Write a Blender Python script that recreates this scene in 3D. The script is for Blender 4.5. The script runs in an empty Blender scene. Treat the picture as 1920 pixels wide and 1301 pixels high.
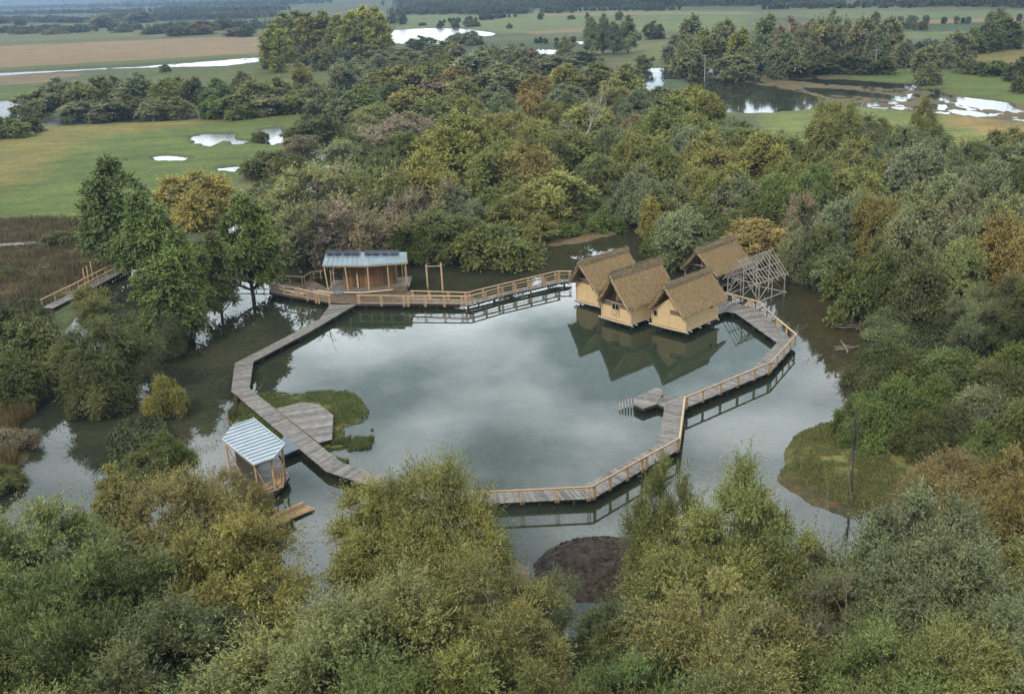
import bpy, math, random
import numpy as np
rng = np.random.default_rng(7)
random.seed(7)
R = math.radians
scn = bpy.context.scene
col = scn.collection

# ------------------------------------------------------------------ camera
FPX, PITCH, ROLL, CH = 1870.0, R(20.3), R(2.55), 40.0      # focal length in photo pixels, drone height 40 m
cam_d = bpy.data.cameras.new('camera'); cam = bpy.data.objects.new('camera', cam_d); col.objects.link(cam)
cam_d.sensor_width = 36.0; cam_d.lens = 36.0 * FPX / 1920.0
cam_d.clip_start = 0.5; cam_d.clip_end = 30000
from mathutils import Matrix, Vector
cam.matrix_world = Matrix.Translation((0, 0, CH)) @ Matrix.Rotation(R(90) - PITCH, 4, 'X') @ Matrix.Rotation(-ROLL, 4, 'Z')
scn.camera = cam

# ------------------------------------------------------------------ sky, sun, exposure
SUN_EL, SUN_AZ = R(48), R(215)      # azimuth clockwise from +Y: behind the camera, a little to the left
world = bpy.data.worlds.new("World"); scn.world = world; world.use_nodes = True
wn = world.node_tree; wn.nodes.clear()
def wnode(t, **k):
    n = wn.nodes.new(t)
    for a, b in k.items(): setattr(n, a, b)
    return n
sky = wnode('ShaderNodeTexSky', sky_type='NISHITA', sun_disc=False)
sky.sun_elevation = SUN_EL; sky.sun_rotation = SUN_AZ; sky.altitude = 300; sky.air_density = 1.0; sky.dust_density = 3.0
bg1 = wnode('ShaderNodeBackground'); bg1.inputs[1].default_value = 0.08
bg2 = wnode('ShaderNodeBackground'); bg2.inputs[1].default_value = 1.0
wtc = wnode('ShaderNodeTexCoord'); wmap = wnode('ShaderNodeMapping'); wmap.inputs['Scale'].default_value = (1, 1, 2.2); wmap.inputs['Location'].default_value = (.35, .1, .12)
wnz = wnode('ShaderNodeTexNoise'); wnz.inputs['Scale'].default_value = 4.2; wnz.inputs['Detail'].default_value = 5; wnz.inputs['Roughness'].default_value = .5
wrp = wnode('ShaderNodeValToRGB')
wrp.color_ramp.elements[0].position = .40; wrp.color_ramp.elements[0].color = (.31, .385, .43, 1)
wrp.color_ramp.elements[1].position = .58; wrp.color_ramp.elements[1].color = (1.0, 1.08, 1.135, 1)
# the thin bright place in the overcast, ahead of the camera
wdot = wnode('ShaderNodeVectorMath', operation='DOT_PRODUCT'); wdot.inputs[1].default_value = (0.03, .905, .42)
wmr = wnode('ShaderNodeMapRange'); wmr.interpolation_type = 'SMOOTHERSTEP'
wmr.inputs['From Min'].default_value = .78; wmr.inputs['From Max'].default_value = 1.0
wmr.inputs['To Min'].default_value = 1.05; wmr.inputs['To Max'].default_value = 3.1
wmul = wnode('ShaderNodeVectorMath', operation='SCALE')
wmix = wnode('ShaderNodeMixShader'); wmix.inputs[0].default_value = .88
wout = wnode('ShaderNodeOutputWorld')
L = wn.links.new
L(sky.outputs[0], bg1.inputs[0]); L(wtc.outputs['Generated'], wmap.inputs[0]); L(wmap.outputs[0], wnz.inputs['Vector'])
L(wnz.outputs['Fac'], wrp.inputs[0]); L(wtc.outputs['Generated'], wdot.inputs[0]); L(wdot.outputs['Value'], wmr.inputs['Value'])
L(wrp.outputs[0], wmul.inputs[0]); L(wmr.outputs[0], wmul.inputs['Scale']); L(wmul.outputs[0], bg2.inputs[0])
L(bg1.outputs[0], wmix.inputs[1]); L(bg2.outputs[0], wmix.inputs[2]); L(wmix.outputs[0], wout.inputs[0])

sun_d = bpy.data.lights.new('sun', 'SUN'); sun = bpy.data.objects.new('sun', sun_d); col.objects.link(sun)
sun_d.energy = 1.5; sun_d.angle = R(11); sun_d.color = (1, .95, .88)
sd = Vector((math.sin(SUN_AZ) * math.cos(SUN_EL), math.cos(SUN_AZ) * math.cos(SUN_EL), math.sin(SUN_EL)))
sun.rotation_euler = sd.to_track_quat('Z', 'Y').to_euler()
scn.view_settings.view_transform = 'Standard'; scn.view_settings.look = 'None'
scn.view_settings.gamma = 1; scn.view_settings.exposure = 0.93
cy = scn.cycles
cy.max_bounces = 6; cy.diffuse_bounces = 2; cy.glossy_bounces = 3; cy.transmission_bounces = 3; cy.volume_bounces = 0
cy.transparent_max_bounces = 10; cy.caustics_reflective = False; cy.caustics_refractive = False
cy.use_denoising = True
try:
    cy.denoiser = 'OPENIMAGEDENOISE'; cy.denoising_input_passes = 'RGB_ALBEDO_NORMAL'; cy.denoising_prefilter = 'ACCURATE'
except Exception: pass

# ------------------------------------------------------------------ survey: photo point -> point at height z
_cp, _sp, _cr, _sr = math.cos(PITCH), math.sin(PITCH), math.cos(ROLL), math.sin(ROLL)
def P(x, y, z=0.0):
    xx, yy = (x - 960) / FPX, (y - 650.5) / FPX
    a = xx * _cr - yy * _sr; v = -(xx * _sr + yy * _cr)
    d = (a, _cp + v * _sp, -_sp + v * _cp); t = (z - CH) / d[2]
    return np.array([d[0] * t, d[1] * t, z])
def ppm(p):                                                 # photo pixels per metre across the view at p
    return FPX / (p[1] * _cp + (CH - p[2]) * _sp)
def toPx(X, Y, Z=0):
    zz = Z - CH; df = Y * _cp - zz * _sp; du = Y * _sp + zz * _cp
    a = X / df; b = -du / df
    return 960 + FPX * (a * _cr + b * _sr), 650.5 + FPX * (-a * _sr + b * _cr)

# ------------------------------------------------------------------ materials
def mat(name):
    m = bpy.data.materials.new(name); m.use_nodes = True; nt = m.node_tree
    b = nt.nodes['Principled BSDF']; return m, nt, b
def nd(nt, t, ins=None, **k):
    n = nt.nodes.new(t)
    for a, b in k.items(): setattr(n, a, b)
    for a, b in (ins or {}).items(): n.inputs[a].default_value = b
    return n
def ramp(nt, stops):
    r = nt.nodes.new('ShaderNodeValToRGB'); e = r.color_ramp.elements
    while len(e) < len(stops): e.new(.5)
    for i, (p, c) in enumerate(stops): e[i].position = p; e[i].color = (*c, 1)
    return r
def mixc(nt, a, b, f, mode='MIX'):
    n = nt.nodes.new('ShaderNodeMix'); n.data_type = 'RGBA'; n.blend_type = mode
    for s, v in ((0, f), (6, a), (7, b)):
        if isinstance(v, (int, float)): n.inputs[s].default_value = v
        elif isinstance(v, tuple): n.inputs[s].default_value = (*v, 1)
        else: nt.links.new(v, n.inputs[s])
    return n.outputs[2]
def wood(name, c1, c2, rough=.75, scale=3.0, island=.5, stretch=(1, 1, 1), bump=.3, spec=.3):
    m, nt, b = mat(name)
    tc = nd(nt, 'ShaderNodeTexCoord'); mp = nd(nt, 'ShaderNodeMapping', {'Scale': stretch})
    nz = nd(nt, 'ShaderNodeTexNoise', {'Scale': scale, 'Detail': 6, 'Roughness': .65})
    nt.links.new(tc.outputs['Object'], mp.inputs[0]); nt.links.new(mp.outputs[0], nz.inputs['Vector'])
    rp = ramp(nt, [(.3, c1), (.7, c2)]); nt.links.new(nz.outputs[0], rp.inputs[0])
    geo = nd(nt, 'ShaderNodeNewGeometry')
    mr = nd(nt, 'ShaderNodeMapRange', {'To Min': 1 - island, 'To Max': 1 + island}); nt.links.new(geo.outputs['Random Per Island'], mr.inputs[0])
    sc = nd(nt, 'ShaderNodeVectorMath', operation='SCALE'); nt.links.new(rp.outputs[0], sc.inputs[0]); nt.links.new(mr.outputs[0], sc.inputs['Scale'])
    nt.links.new(sc.outputs[0], b.inputs['Base Color']); b.inputs['Roughness'].default_value = rough
    b.inputs['Specular IOR Level'].default_value = spec
    bp = nd(nt, 'ShaderNodeBump', {'Strength': bump, 'Distance': .02}); nt.links.new(nz.outputs[0], bp.inputs['Height']); nt.links.new(bp.outputs[0], b.inputs['Normal'])
    return m
M_DECK = wood('weathered_boards', (.074, .063, .052), (.188, .163, .136), .6, 1.6, .45, spec=.35)
M_DECKB = wood('damp_brown_boards', (.075, .05, .032), (.17, .12, .078), .6, 2, .25)
M_LARCH = wood('fresh_larch', (.31, .20, .105), (.50, .345, .20), .7, 4, .32)
M_PALE = wood('pale_timber', (.40, .29, .18), (.60, .47, .33), .75, 4, .2)
M_POLE = wood('grey_poles', (.17, .15, .125), (.36, .325, .28), .85, 6, .3)
M_DARK = wood('dark_wet_wood', (.02, .017, .013), (.06, .05, .038), .6, 4, .3)
M_CLAD = wood('red_brown_cladding', (.125, .068, .032), (.235, .132, .064), .75, 5, .3)
M_BARK = wood('bark', (.03, .026, .02), (.085, .072, .055), .9, 7, .1)
M_DEADB = wood('bare_dead_bark', (.11, .085, .06), (.26, .21, .16), .9, 5, .1)
M_PALEB = wood('pale_bleached_bark', (.25, .22, .17), (.42, .38, .31), .9, 5, .1)
M_THATCH = wood('straw_thatch', (.215, .148, .074), (.345, .245, .130), .95, 7, .42, bump=.6, spec=.1)
M_RIDGE = wood('pale_ridge_straw', (.16, .12, .07), (.32, .245, .15), .95, 3, .4, bump=.5, spec=.1)
M_CLAY = wood('clay_wall', (.52, .365, .185), (.61, .435, .235), .9, 1.2, .05, bump=.15, spec=.15)
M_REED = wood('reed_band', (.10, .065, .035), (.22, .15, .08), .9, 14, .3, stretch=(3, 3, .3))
M_SHADE = wood('painted_interior_shade', (.008, .007, .006), (.014, .012, .01), .9, 4, 0)  # near-black colour stands in for the shade inside the huts
M_STRAW = wood('cut_reed', (.30, .19, .09), (.48, .33, .17), .9, 8, .4)
def metal(name, c, rough):
    m, nt, b = mat(name); tc = nd(nt, 'ShaderNodeTexCoord'); nz = nd(nt, 'ShaderNodeTexNoise', {'Scale': .8, 'Detail': 5})
    nt.links.new(tc.outputs['Object'], nz.inputs['Vector'])
    rp = ramp(nt, [(.3, tuple(x * .85 for x in c)), (.7, tuple(min(1, x * 1.1) for x in c))]); nt.links.new(nz.outputs[0], rp.inputs[0])
    nt.links.new(rp.outputs[0], b.inputs['Base Color']); b.inputs['Roughness'].default_value = rough; b.inputs['Metallic'].default_value = .25
    return m
M_ROOFA = metal('pale_blue_sheet', (.30, .345, .37), .5)
M_ROOFB = metal('grey_teal_sheet', (.155, .20, .215), .5)
M_SEAM = metal('dark_seam', (.10, .13, .155), .55)
M_PANEL = metal('solar_glass', (.014, .018, .03), .5)
M_PANEL.node_tree.nodes['Principled BSDF'].inputs['Specular IOR Level'].default_value = .1; M_PANEL.node_tree.nodes['Principled BSDF'].inputs['Metallic'].default_value = 0
M_TARP = metal('grey_tarp', (.16, .20, .24), .5)
M_STONE = wood('wet_stone', (.05, .045, .04), (.14, .125, .11), .8, 6, .3)
M_WIRE = metal('wire', (.02, .02, .02), .6)

def leafmat(name, attr=True, col0=None, trans=.22, back=1.25, rough=.55):
    m, nt, b = mat(name); nt.nodes.remove(b); out = nt.nodes['Material Output']
    if col0 is None: oc = nd(nt, 'ShaderNodeObjectInfo').outputs['Color']
    else:
        rgb = nd(nt, 'ShaderNodeRGB'); rgb.outputs[0].default_value = (*col0, 1); oc = rgb.outputs[0]
    at = nd(nt, 'ShaderNodeAttribute', attribute_name='tone'); ah = nd(nt, 'ShaderNodeAttribute', attribute_name='hue')
    shifted = mixc(nt, oc, (1.26, 1.07, .80), 1.0, 'MULTIPLY')
    c = mixc(nt, oc, shifted, ah.outputs['Fac'])
    sc = nd(nt, 'ShaderNodeVectorMath', operation='SCALE'); nt.links.new(c, sc.inputs[0]); nt.links.new(at.outputs['Fac'], sc.inputs['Scale'])
    geo = nd(nt, 'ShaderNodeNewGeometry')
    bk = mixc(nt, (1., 1., 1.), (back, back, back * .98), geo.outputs['Backfacing'])
    cc = mixc(nt, sc.outputs[0], bk, 1.0, 'MULTIPLY')
    d = nd(nt, 'ShaderNodeBsdfDiffuse'); t = nd(nt, 'ShaderNodeBsdfTranslucent'); g = nd(nt, 'ShaderNodeBsdfGlossy', {'Roughness': rough})
    nt.links.new(cc, d.inputs[0]); nt.links.new(cc, t.inputs[0]); g.inputs[0].default_value = (.85, .85, .75, 1)
    m1 = nd(nt, 'ShaderNodeMixShader'); m1.inputs[0].default_value = trans; m2 = nd(nt, 'ShaderNodeMixShader'); m2.inputs[0].default_value = .035
    nt.links.new(d.outputs[0], m1.inputs[1]); nt.links.new(t.outputs[0], m1.inputs[2]); nt.links.new(m1.outputs[0], m2.inputs[1]); nt.links.new(g.outputs[0], m2.inputs[2])
    nt.links.new(m2.outputs[0], out.inputs[0]); return m
M_LEAF = leafmat('leaves')

# ------------------------------------------------------------------ object helpers
def tag(o, label=None, cat=None, group=None, kind=None):
    if label: o['label'] = label
    if cat: o['category'] = cat
    if group: o['group'] = group
    if kind: o['kind'] = kind
    return o
def empty(name, loc, rz=0, label=None, cat=None, group=None):
    o = bpy.data.objects.new(name, None); col.objects.link(o); o.location = tuple(loc); o.rotation_euler = (0, 0, rz)
    o.empty_display_size = .5; return tag(o, label, cat, group)
def mesh_np(name, V, F, tone=None, hue=None):               # quads only
    me = bpy.data.meshes.new(name); n, f = len(V), len(F)
    me.vertices.add(n); me.vertices.foreach_set('co', np.ascontiguousarray(V, dtype=np.float32).ravel())
    me.loops.add(4 * f); me.loops.foreach_set('vertex_index', np.ascontiguousarray(F, dtype=np.int32).ravel())
    me.polygons.add(f); me.polygons.foreach_set('loop_start', np.arange(0, 4 * f, 4, dtype=np.int32))
    for nm, a in (('tone', tone), ('hue', hue)):
        if a is not None:
            at = me.attributes.new(nm, 'FLOAT', 'FACE'); at.data.foreach_set('value', np.ascontiguousarray(a, dtype=np.float32))
    me.update(calc_edges=True); return me
class MB:
    def __init__(s): s.v = []; s.f = []; s.extra = []
    def hexa(s, c8):
        n = len(s.v); s.v += [tuple(map(float, c)) for c in c8]
        s.f += [(n, n+3, n+2, n+1), (n+4, n+5, n+6, n+7), (n, n+1, n+5, n+4), (n+1, n+2, n+6, n+5), (n+2, n+3, n+7, n+6), (n+3, n, n+4, n+7)]
        return s
    def box(s, x0, y0, z0, x1, y1, z1):
        return s.hexa([(x0, y0, z0), (x1, y0, z0), (x1, y1, z0), (x0, y1, z0), (x0, y0, z1), (x1, y0, z1), (x1, y1, z1), (x0, y1, z1)])
    def slab(s, quad, t):                                   # top quad (counter-clockwise), thickness t downwards
        q = [np.array(p, float) for p in quad]; dn = np.array([0, 0, -t])
        return s.hexa([p + dn for p in q] + q)
    def prism(s, poly, z0, z1):
        n = len(s.v); k = len(poly)
        s.v += [(float(p[0]), float(p[1]), float(z0 if z0 is not None else p[2])) for p in poly]
        s.v += [(float(p[0]), float(p[1]), float(z1)) for p in poly]
        s.f += [tuple(range(n + k - 1, n - 1, -1)), tuple(range(n + k, n + 2 * k))]
        for i in range(k): j = (i + 1) % k; s.f.append((n + i, n + j, n + k + j, n + k + i))
        return s
    def beam(s, a, b, w, h, up=(0, 0, 1)):                  # w across, h along up
        a = np.array(a, float); b = np.array(b, float); d = b - a; d /= np.linalg.norm(d)
        u = np.array(up, float)
        if abs(d @ u) > .97: u = np.array([0, 1., 0])
        r = np.cross(d, u); r /= np.linalg.norm(r); u = np.cross(r, d)
        r = r * w / 2; u = u * h / 2
        return s.hexa([a - r - u, a + r - u, b + r - u, b - r - u, a - r + u, a + r + u, b + r + u, b - r + u])
    def tube(s, pts, rad, n=6, cap=True):
        pts = [np.array(p, float) for p in pts]
        if isinstance(rad, (int, float)): rad = [rad] * len(pts)
        base = len(s.v)
        for i, p in enumerate(pts):
            d = pts[min(i + 1, len(pts) - 1)] - pts[max(i - 1, 0)]; d /= (np.linalg.norm(d) + 1e-9)
            u = np.array([0, 0, 1.]) if abs(d[2]) < .9 else np.array([1., 0, 0])
            r = np.cross(d, u); r /= np.linalg.norm(r); u = np.cross(r, d)
            for k in range(n):
                t = 2 * math.pi * k / n; q = p + rad[i] * (r * math.cos(t) + u * math.sin(t)); s.v.append(tuple(q))
        for i in range(len(pts) - 1):
            for k in range(n):
                k2 = (k + 1) % n; a = base + i * n; s.f.append((a + k, a + n + k, a + n + k2, a + k2))
        if cap:
            s.f.append(tuple(base + k for k in range(n))); e = base + (len(pts) - 1) * n; s.f.append(tuple(e + k for k in range(n - 1, -1, -1)))
        return s
    def quads(s, V, F):
        n = len(s.v); s.v += [tuple(p) for p in np.asarray(V, float)]; s.f += [tuple(int(i) + n for i in q) for q in F]; return s
    def mesh(s, name):
        me = bpy.data.meshes.new(name); me.from_pydata(s.v, [], s.f); me.update(); return me
    def build(s, name, m, parent=None, label=None):
        o = bpy.data.objects.new(name, s.mesh(name)); col.objects.link(o); o.data.materials.append(m)
        if parent: o.parent = parent
        if label: o['label'] = label
        return o
def straws(org, du, dv, n, nrm, length, width, down, jit=.25, seed=0, lift=.05):
    """n flat straws over the patch org + a*du + b*dv, lying along `down`"""
    g = np.random.default_rng(seed)
    a = g.random(n)[:, None]; b = g.random(n)[:, None]
    c = np.array(org) + a * np.array(du) + b * np.array(dv) + np.array(nrm) * (g.random(n)[:, None] * lift + .01)
    d = np.array(down) + g.normal(0, jit, (n, 3)); d /= np.linalg.norm(d, axis=1)[:, None]
    s_ = np.cross(d, np.array(nrm)); s_ /= np.linalg.norm(s_, axis=1)[:, None]
    l = length * (.6 + .8 * g.random(n))[:, None]; w = width * (.6 + .8 * g.random(n))[:, None]
    n3 = np.array(nrm) * .03
    V = np.stack([c - d * l / 2 - s_ * w / 2, c - d * l / 2 + s_ * w / 2, c + d * l / 2 + s_ * w / 2 + n3, c + d * l / 2 - s_ * w / 2 + n3], 1).reshape(-1, 3)
    return V, np.arange(4 * n).reshape(-1, 4)

# ------------------------------------------------------------------ numpy noise
def vnoise(x, y, seed=0):
    xi = np.floor(x).astype(np.int64); yi = np.floor(y).astype(np.int64); fx = x - xi; fy = y - yi
    fx = fx * fx * (3 - 2 * fx); fy = fy * fy * (3 - 2 * fy)
    def h(a, b):
        n = (a * 374761393 + b * 668265263 + seed * 1442695041) & 0xffffffff
        n = ((n ^ (n >> 13)) * 1274126177) & 0xffffffff
        return ((n ^ (n >> 16)) & 0xffff) / 65535.0
    return (h(xi, yi) * (1 - fx) + h(xi + 1, yi) * fx) * (1 - fy) + (h(xi, yi + 1) * (1 - fx) + h(xi + 1, yi + 1) * fx) * fy
def fbm(x, y, s, o=4, seed=0):
    r = 0; a = .5; t = 0
    for i in range(o): r = r + a * vnoise(x / s + 17 * i, y / s - 9 * i, seed + i); t += a; a *= .55; s *= .5
    return r / t * 2 - 1
def polysd(X, Y, poly):                                     # signed distance, positive inside
    poly = np.asarray(poly); n = len(poly); d2 = np.full(X.shape, 1e18); ins = np.zeros(X.shape, bool)
    for i in range(n):
        ax, ay = poly[i][:2]; bx, by = poly[(i + 1) % n][:2]; ex, ey = bx - ax, by - ay
        t = np.clip(((X - ax) * ex + (Y - ay) * ey) / (ex * ex + ey * ey + 1e-9), 0, 1)
        d2 = np.minimum(d2, (X - ax - t * ex) ** 2 + (Y - ay - t * ey) ** 2)
        c = ((ay > Y) != (by > Y)); ins ^= c & (X < ex * (Y - ay) / (ey if abs(ey) > 1e-9 else 1e-9) + ax)
    d = np.sqrt(d2); return np.where(ins, d, -d)
def inside(x, y, poly):
    c = False; n = len(poly)
    for i in range(n):
        ax, ay = poly[i][:2]; bx, by = poly[(i + 1) % n][:2]
        if (ay > y) != (by > y) and x < (bx - ax) * (y - ay) / (by - ay) + ax: c = not c
    return c
def PG(pts): return np.array([P(x, y)[:2] for x, y in pts])

# ------------------------------------------------------------------ ground and water
th = np.radians(np.linspace(-62, 62, 1000)); NR = 760
rr = np.concatenate([[2.0, 14.0], 24.0 * np.power(11000 / 24.0, np.linspace(0, 1, NR - 2))])
TH, RR = np.meshgrid(th, rr); GX = (RR * np.sin(TH)).ravel(); GY = (RR * np.cos(TH) - 6).ravel()
GR = RR.ravel(); ng = GX.size
rough = fbm(GX, GY, 14, 4, 3); rough2 = fbm(GX, GY, 3.0, 3, 9); big = fbm(GX, GY, 160, 4, 21)
hgt = np.full(ng, .4); C = np.zeros((ng, 3))
C[:] = (.085, .10, .055)
strips = fbm(GX * .12 + GY * .03, GY, 55, 3, 33)
C += np.clip(strips, -.6, .6)[:, None] * np.array([.05, .03, .02])
def paint(pts, c=None, h=None, soft=1.0, amp=1.0, mask_only=False, px=True):
    poly = PG(pts) if px else np.array(pts)
    lo = poly.min(0) - 12 - soft * 2; hi = poly.max(0) + 12 + soft * 2
    s = np.nonzero((GX > lo[0]) & (GX < hi[0]) & (GY > lo[1]) & (GY < hi[1]))[0]
    if not len(s): return
    d = polysd(GX[s], GY[s], poly) + amp * (rough[s] * 2.2 + rough2[s] * .9)
    m = np.clip(d / soft * .5 + .5, 0, 1); m = m * m * (3 - 2 * m)
    if h is not None: hgt[s] = hgt[s] * (1 - m) + h * m
    if c is not None: C[s] = C[s] * (1 - m)[:, None] + np.array(c) * m[:, None]
GRASS = (.085, .115, .036); GRASSD = (.065, .085, .032); YGR = (.150, .135, .050); BROWN = (.080, .062, .036); MUD = (.12, .095, .065)
TAN = (.215, .160, .098); BOT = (.050, .080, .064); BOTB = (.085, .062, .034); BOTW = (.048, .047, .036)
# far fields
paint([(-900, 60), (0, 48), (500, 40), (500, 62), (0, 90), (-900, 120)], (.12, .13, .06), soft=10)
paint([(-900, 130), (-200, 102), (0, 88), (250, 77), (486, 68), (489, 101), (250, 115), (0, 129), (-200, 141), (-900, 190)], TAN, soft=3)
paint([(-900, 122), (-200, 96), (0, 79), (250, 70), (486, 61), (486, 67), (250, 76), (0, 87), (-200, 101)], (.10, .11, .045), soft=3)
paint([(-200, 141), (0, 129), (250, 115), (489, 101), (489, 106), (250, 121), (0, 135)], (.10, .12, .04), soft=2)
paint([(-300, 150), (0, 143), (80, 139), (160, 139), (80, 158), (-300, 175)], (.18, .135, .09), soft=3)
paint([(-300, 175), (80, 158), (70, 190), (-300, 200)], GRASS, soft=3)
paint([(160, 140), (500, 122), (650, 128), (660, 160), (400, 160), (170, 150)], (.09, .11, .04), soft=4)
paint([(735, 26), (1100, 20), (1400, 22), (1400, 50), (1210, 62), (740, 66)], (.12, .15, .065), soft=12)
paint([(985, 61), (1090, 55), (1210, 53), (1210, 57), (1100, 60), (1000, 66)], TAN, soft=5)
paint([(1010, 28), (1270, 25), (1410, 24), (1410, 27), (1270, 28), (1010, 31)], TAN, soft=6)
paint([(1180, 76), (1260, 68), (1260, 125), (1190, 125)], (.12, .135, .055), soft=5)
paint([(1500, 22), (2400, 20), (2400, 40), (1500, 36)], (.11, .145, .07), soft=10)
paint([(1640, 42), (1920, 33), (2400, 25), (2400, 33), (1920, 42), (1650, 48)], TAN, soft=5)
paint([(1690, 62), (2400, 48), (2400, 70), (1690, 75)], (.12, .15, .07), soft=8)
paint([(1805, 100), (1920, 94), (2400, 90), (2400, 135), (1900, 122), (1810, 118)], YGR, soft=4)
# meadows
paint([(-900, 330), (-300, 262), (0, 246), (90, 237), (350, 226), (625, 204), (650, 214), (560, 262), (520, 300), (440, 345), (420, 400), (300, 418), (0, 414), (-900, 430)], GRASS, soft=2)
paint([(-900, 330), (0, 247), (90, 238), (350, 228), (620, 207), (560, 216), (300, 245), (170, 262), (110, 300), (60, 345), (-100, 400), (-900, 410)], YGR, soft=9, amp=2.5)
paint([(-900, 430), (0, 414), (300, 417), (330, 520), (110, 575), (0, 640), (-900, 800)], BROWN, soft=3)
paint([(-900, 470), (0, 470), (200, 478), (180, 500), (0, 520), (-900, 560)], (.085, .075, .035), soft=4, amp=2)
paint([(1420, 212), (1600, 200), (1780, 214), (1920, 240), (2400, 330), (2400, 470), (1900, 335), (1700, 285), (1440, 280)], (.12, .145, .05), soft=3)
paint([(1770, 214), (1920, 232), (2400, 320), (2400, 360), (1920, 262), (1780, 236)], (.19, .145, .065), soft=4, amp=2)
paint([(1700, 250), (1920, 275), (2400, 380), (2400, 420), (1900, 310), (1720, 270)], (.16, .16, .055), soft=5, amp=2)
paint([(1530, 136), (1740, 134), (1920, 150), (2400, 200), (2400, 262), (1920, 203), (1740, 172), (1620, 152)], GRASS, soft=2)
paint([(1330, 141), (1480, 138), (1620, 151), (1740, 168), (1920, 199), (2400, 262), (2400, 300), (1920, 232), (1800, 218), (1650, 208), (1540, 190), (1400, 162)], (.105, .085, .052), .024, soft=2, amp=.8)
# water: ditches, lakes, puddles
def wet(pts, soft=1.2, amp=.8, c=BOTW, h=-.3): paint(pts, c, h, soft, amp)
wet([(-200, 148), (0, 137), (250, 126), (480, 108), (505, 114), (430, 125), (300, 127), (180, 131), (60, 139), (-200, 156)], 2.5, 2.6, (.13, .11, .075), -.035)
wet([(-900, 190), (0, 190), (37, 188), (54, 208), (30, 222), (-200, 238), (-900, 300)])
wet([(40, 222), (350, 216), (600, 200), (640, 200), (600, 208), (350, 226), (100, 238)], 1.5)
wet([(728, 68), (738, 57), (800, 53.5), (880, 55), (932, 63), (920, 68), (880, 71), (850, 82), (770, 85), (728, 80)], 4, 1)
wet([(990, 95), (1010, 92), (1045, 94), (1040, 102), (1000, 104)], 2); wet([(1080, 78), (1155, 76), (1155, 84), (1085, 84)], 2)
wet([(1175, 132), (1248, 126), (1420, 124), (1560, 128), (1500, 140), (1330, 143), (1300, 150), (1248, 150), (1238, 172), (1195, 168)])
wet([(1285, 150), (1340, 146), (1420, 160), (1490, 172), (1548, 188), (1520, 207), (1440, 213), (1350, 212), (1320, 185)])
for q in ([(1480, 150), (1580, 150), (1720, 158), (1715, 166), (1640, 163), (1560, 158)], [(1510, 166), (1600, 170), (1700, 184), (1695, 190), (1600, 180), (1520, 173)],
          [(1742, 168), (1772, 168), (1776, 190), (1745, 184)], [(1793, 180), (1850, 186), (1893, 195), (1896, 208), (1850, 204), (1800, 196)],
          [(1786, 207), (1820, 209), (1846, 216), (1800, 217)], [(1745, 196), (1765, 198), (1762, 206), (1745, 203)],
          [(357, 258), (385, 252), (440, 250), (448, 262), (420, 263), (395, 275), (365, 268)], [(430, 264), (460, 262), (462, 271), (432, 272)],
          [(482, 244), (530, 238), (542, 262), (515, 275), (484, 271)], [(278, 295), (300, 292), (356, 297), (345, 303), (288, 303)],
          [(404, 316), (450, 310), (456, 324), (420, 323)], [(570, 305), (582, 262), (610, 254), (642, 268), (640, 290), (600, 305)],
          [(640, 320), (700, 300), (700, 330), (640, 340)]):
    wet(q, 1.5, 2.0, BOTW, -.075)
# the flooded wood
FLOOD = [(-900, 1700), (-900, 800), (-100, 790), (30, 735), (110, 640), (170, 580), (230, 520), (300, 470), (420, 440), (470, 400), (560, 330), (640, 300), (700, 330), (760, 400), (980, 415), (1120, 400),
         (1150, 330), (1200, 310), (1260, 360), (1400, 370), (1500, 380), (1640, 420), (1900, 440), (2500, 500), (2900, 800), (2900, 1700)]
paint(FLOOD, BOTW, -.45, 3, 1.2)
paint([(545, 660), (600, 590), (760, 575), (900, 570), (1050, 545), (1100, 560), (1240, 620), (1340, 610), (1440, 640), (1440, 690), (1290, 750), (1250, 830), (1100, 905), (900, 912), (700, 890), (640, 760), (530, 720)], BOT, -.8, 8, 1)
paint([(600, 930), (950, 950), (1140, 945), (1250, 880), (1300, 770), (1480, 690), (1560, 760), (1450, 850), (1430, 960), (1240, 1050), (1000, 1040), (720, 1080), (600, 1050)], (.060, .068, .050), -.6, 4, 1)
paint([(780, 470), (1000, 460), (1170, 430), (1280, 440), (1380, 470), (1500, 480), (1620, 520), (1640, 640), (1560, 720), (1500, 640), (1480, 560), (1340, 500), (1200, 470), (1060, 500), (880, 535), (780, 535)], BOTB, -.5, 5, 1)
paint([(1480, 560), (1520, 520), (1640, 560), (1620, 700), (1560, 740), (1500, 660)], (.13, .085, .040), -.35, 4, 1)
paint([(230, 660), (300, 600), (420, 560), (520, 575), (500, 640), (440, 680), (430, 740), (440, 800), (400, 860), (300, 880), (220, 800)], (.12, .10, .075), -.17, 4, 2.0)
paint([(480, 690), (560, 640), (560, 720), (520, 745), (480, 740)], (.055, .043, .024), -.3, 3, 1)
paint([(540, 860), (600, 890), (700, 910), (650, 960), (560, 950)], (.045, .045, .035), -.4, 3, 1)
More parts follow.
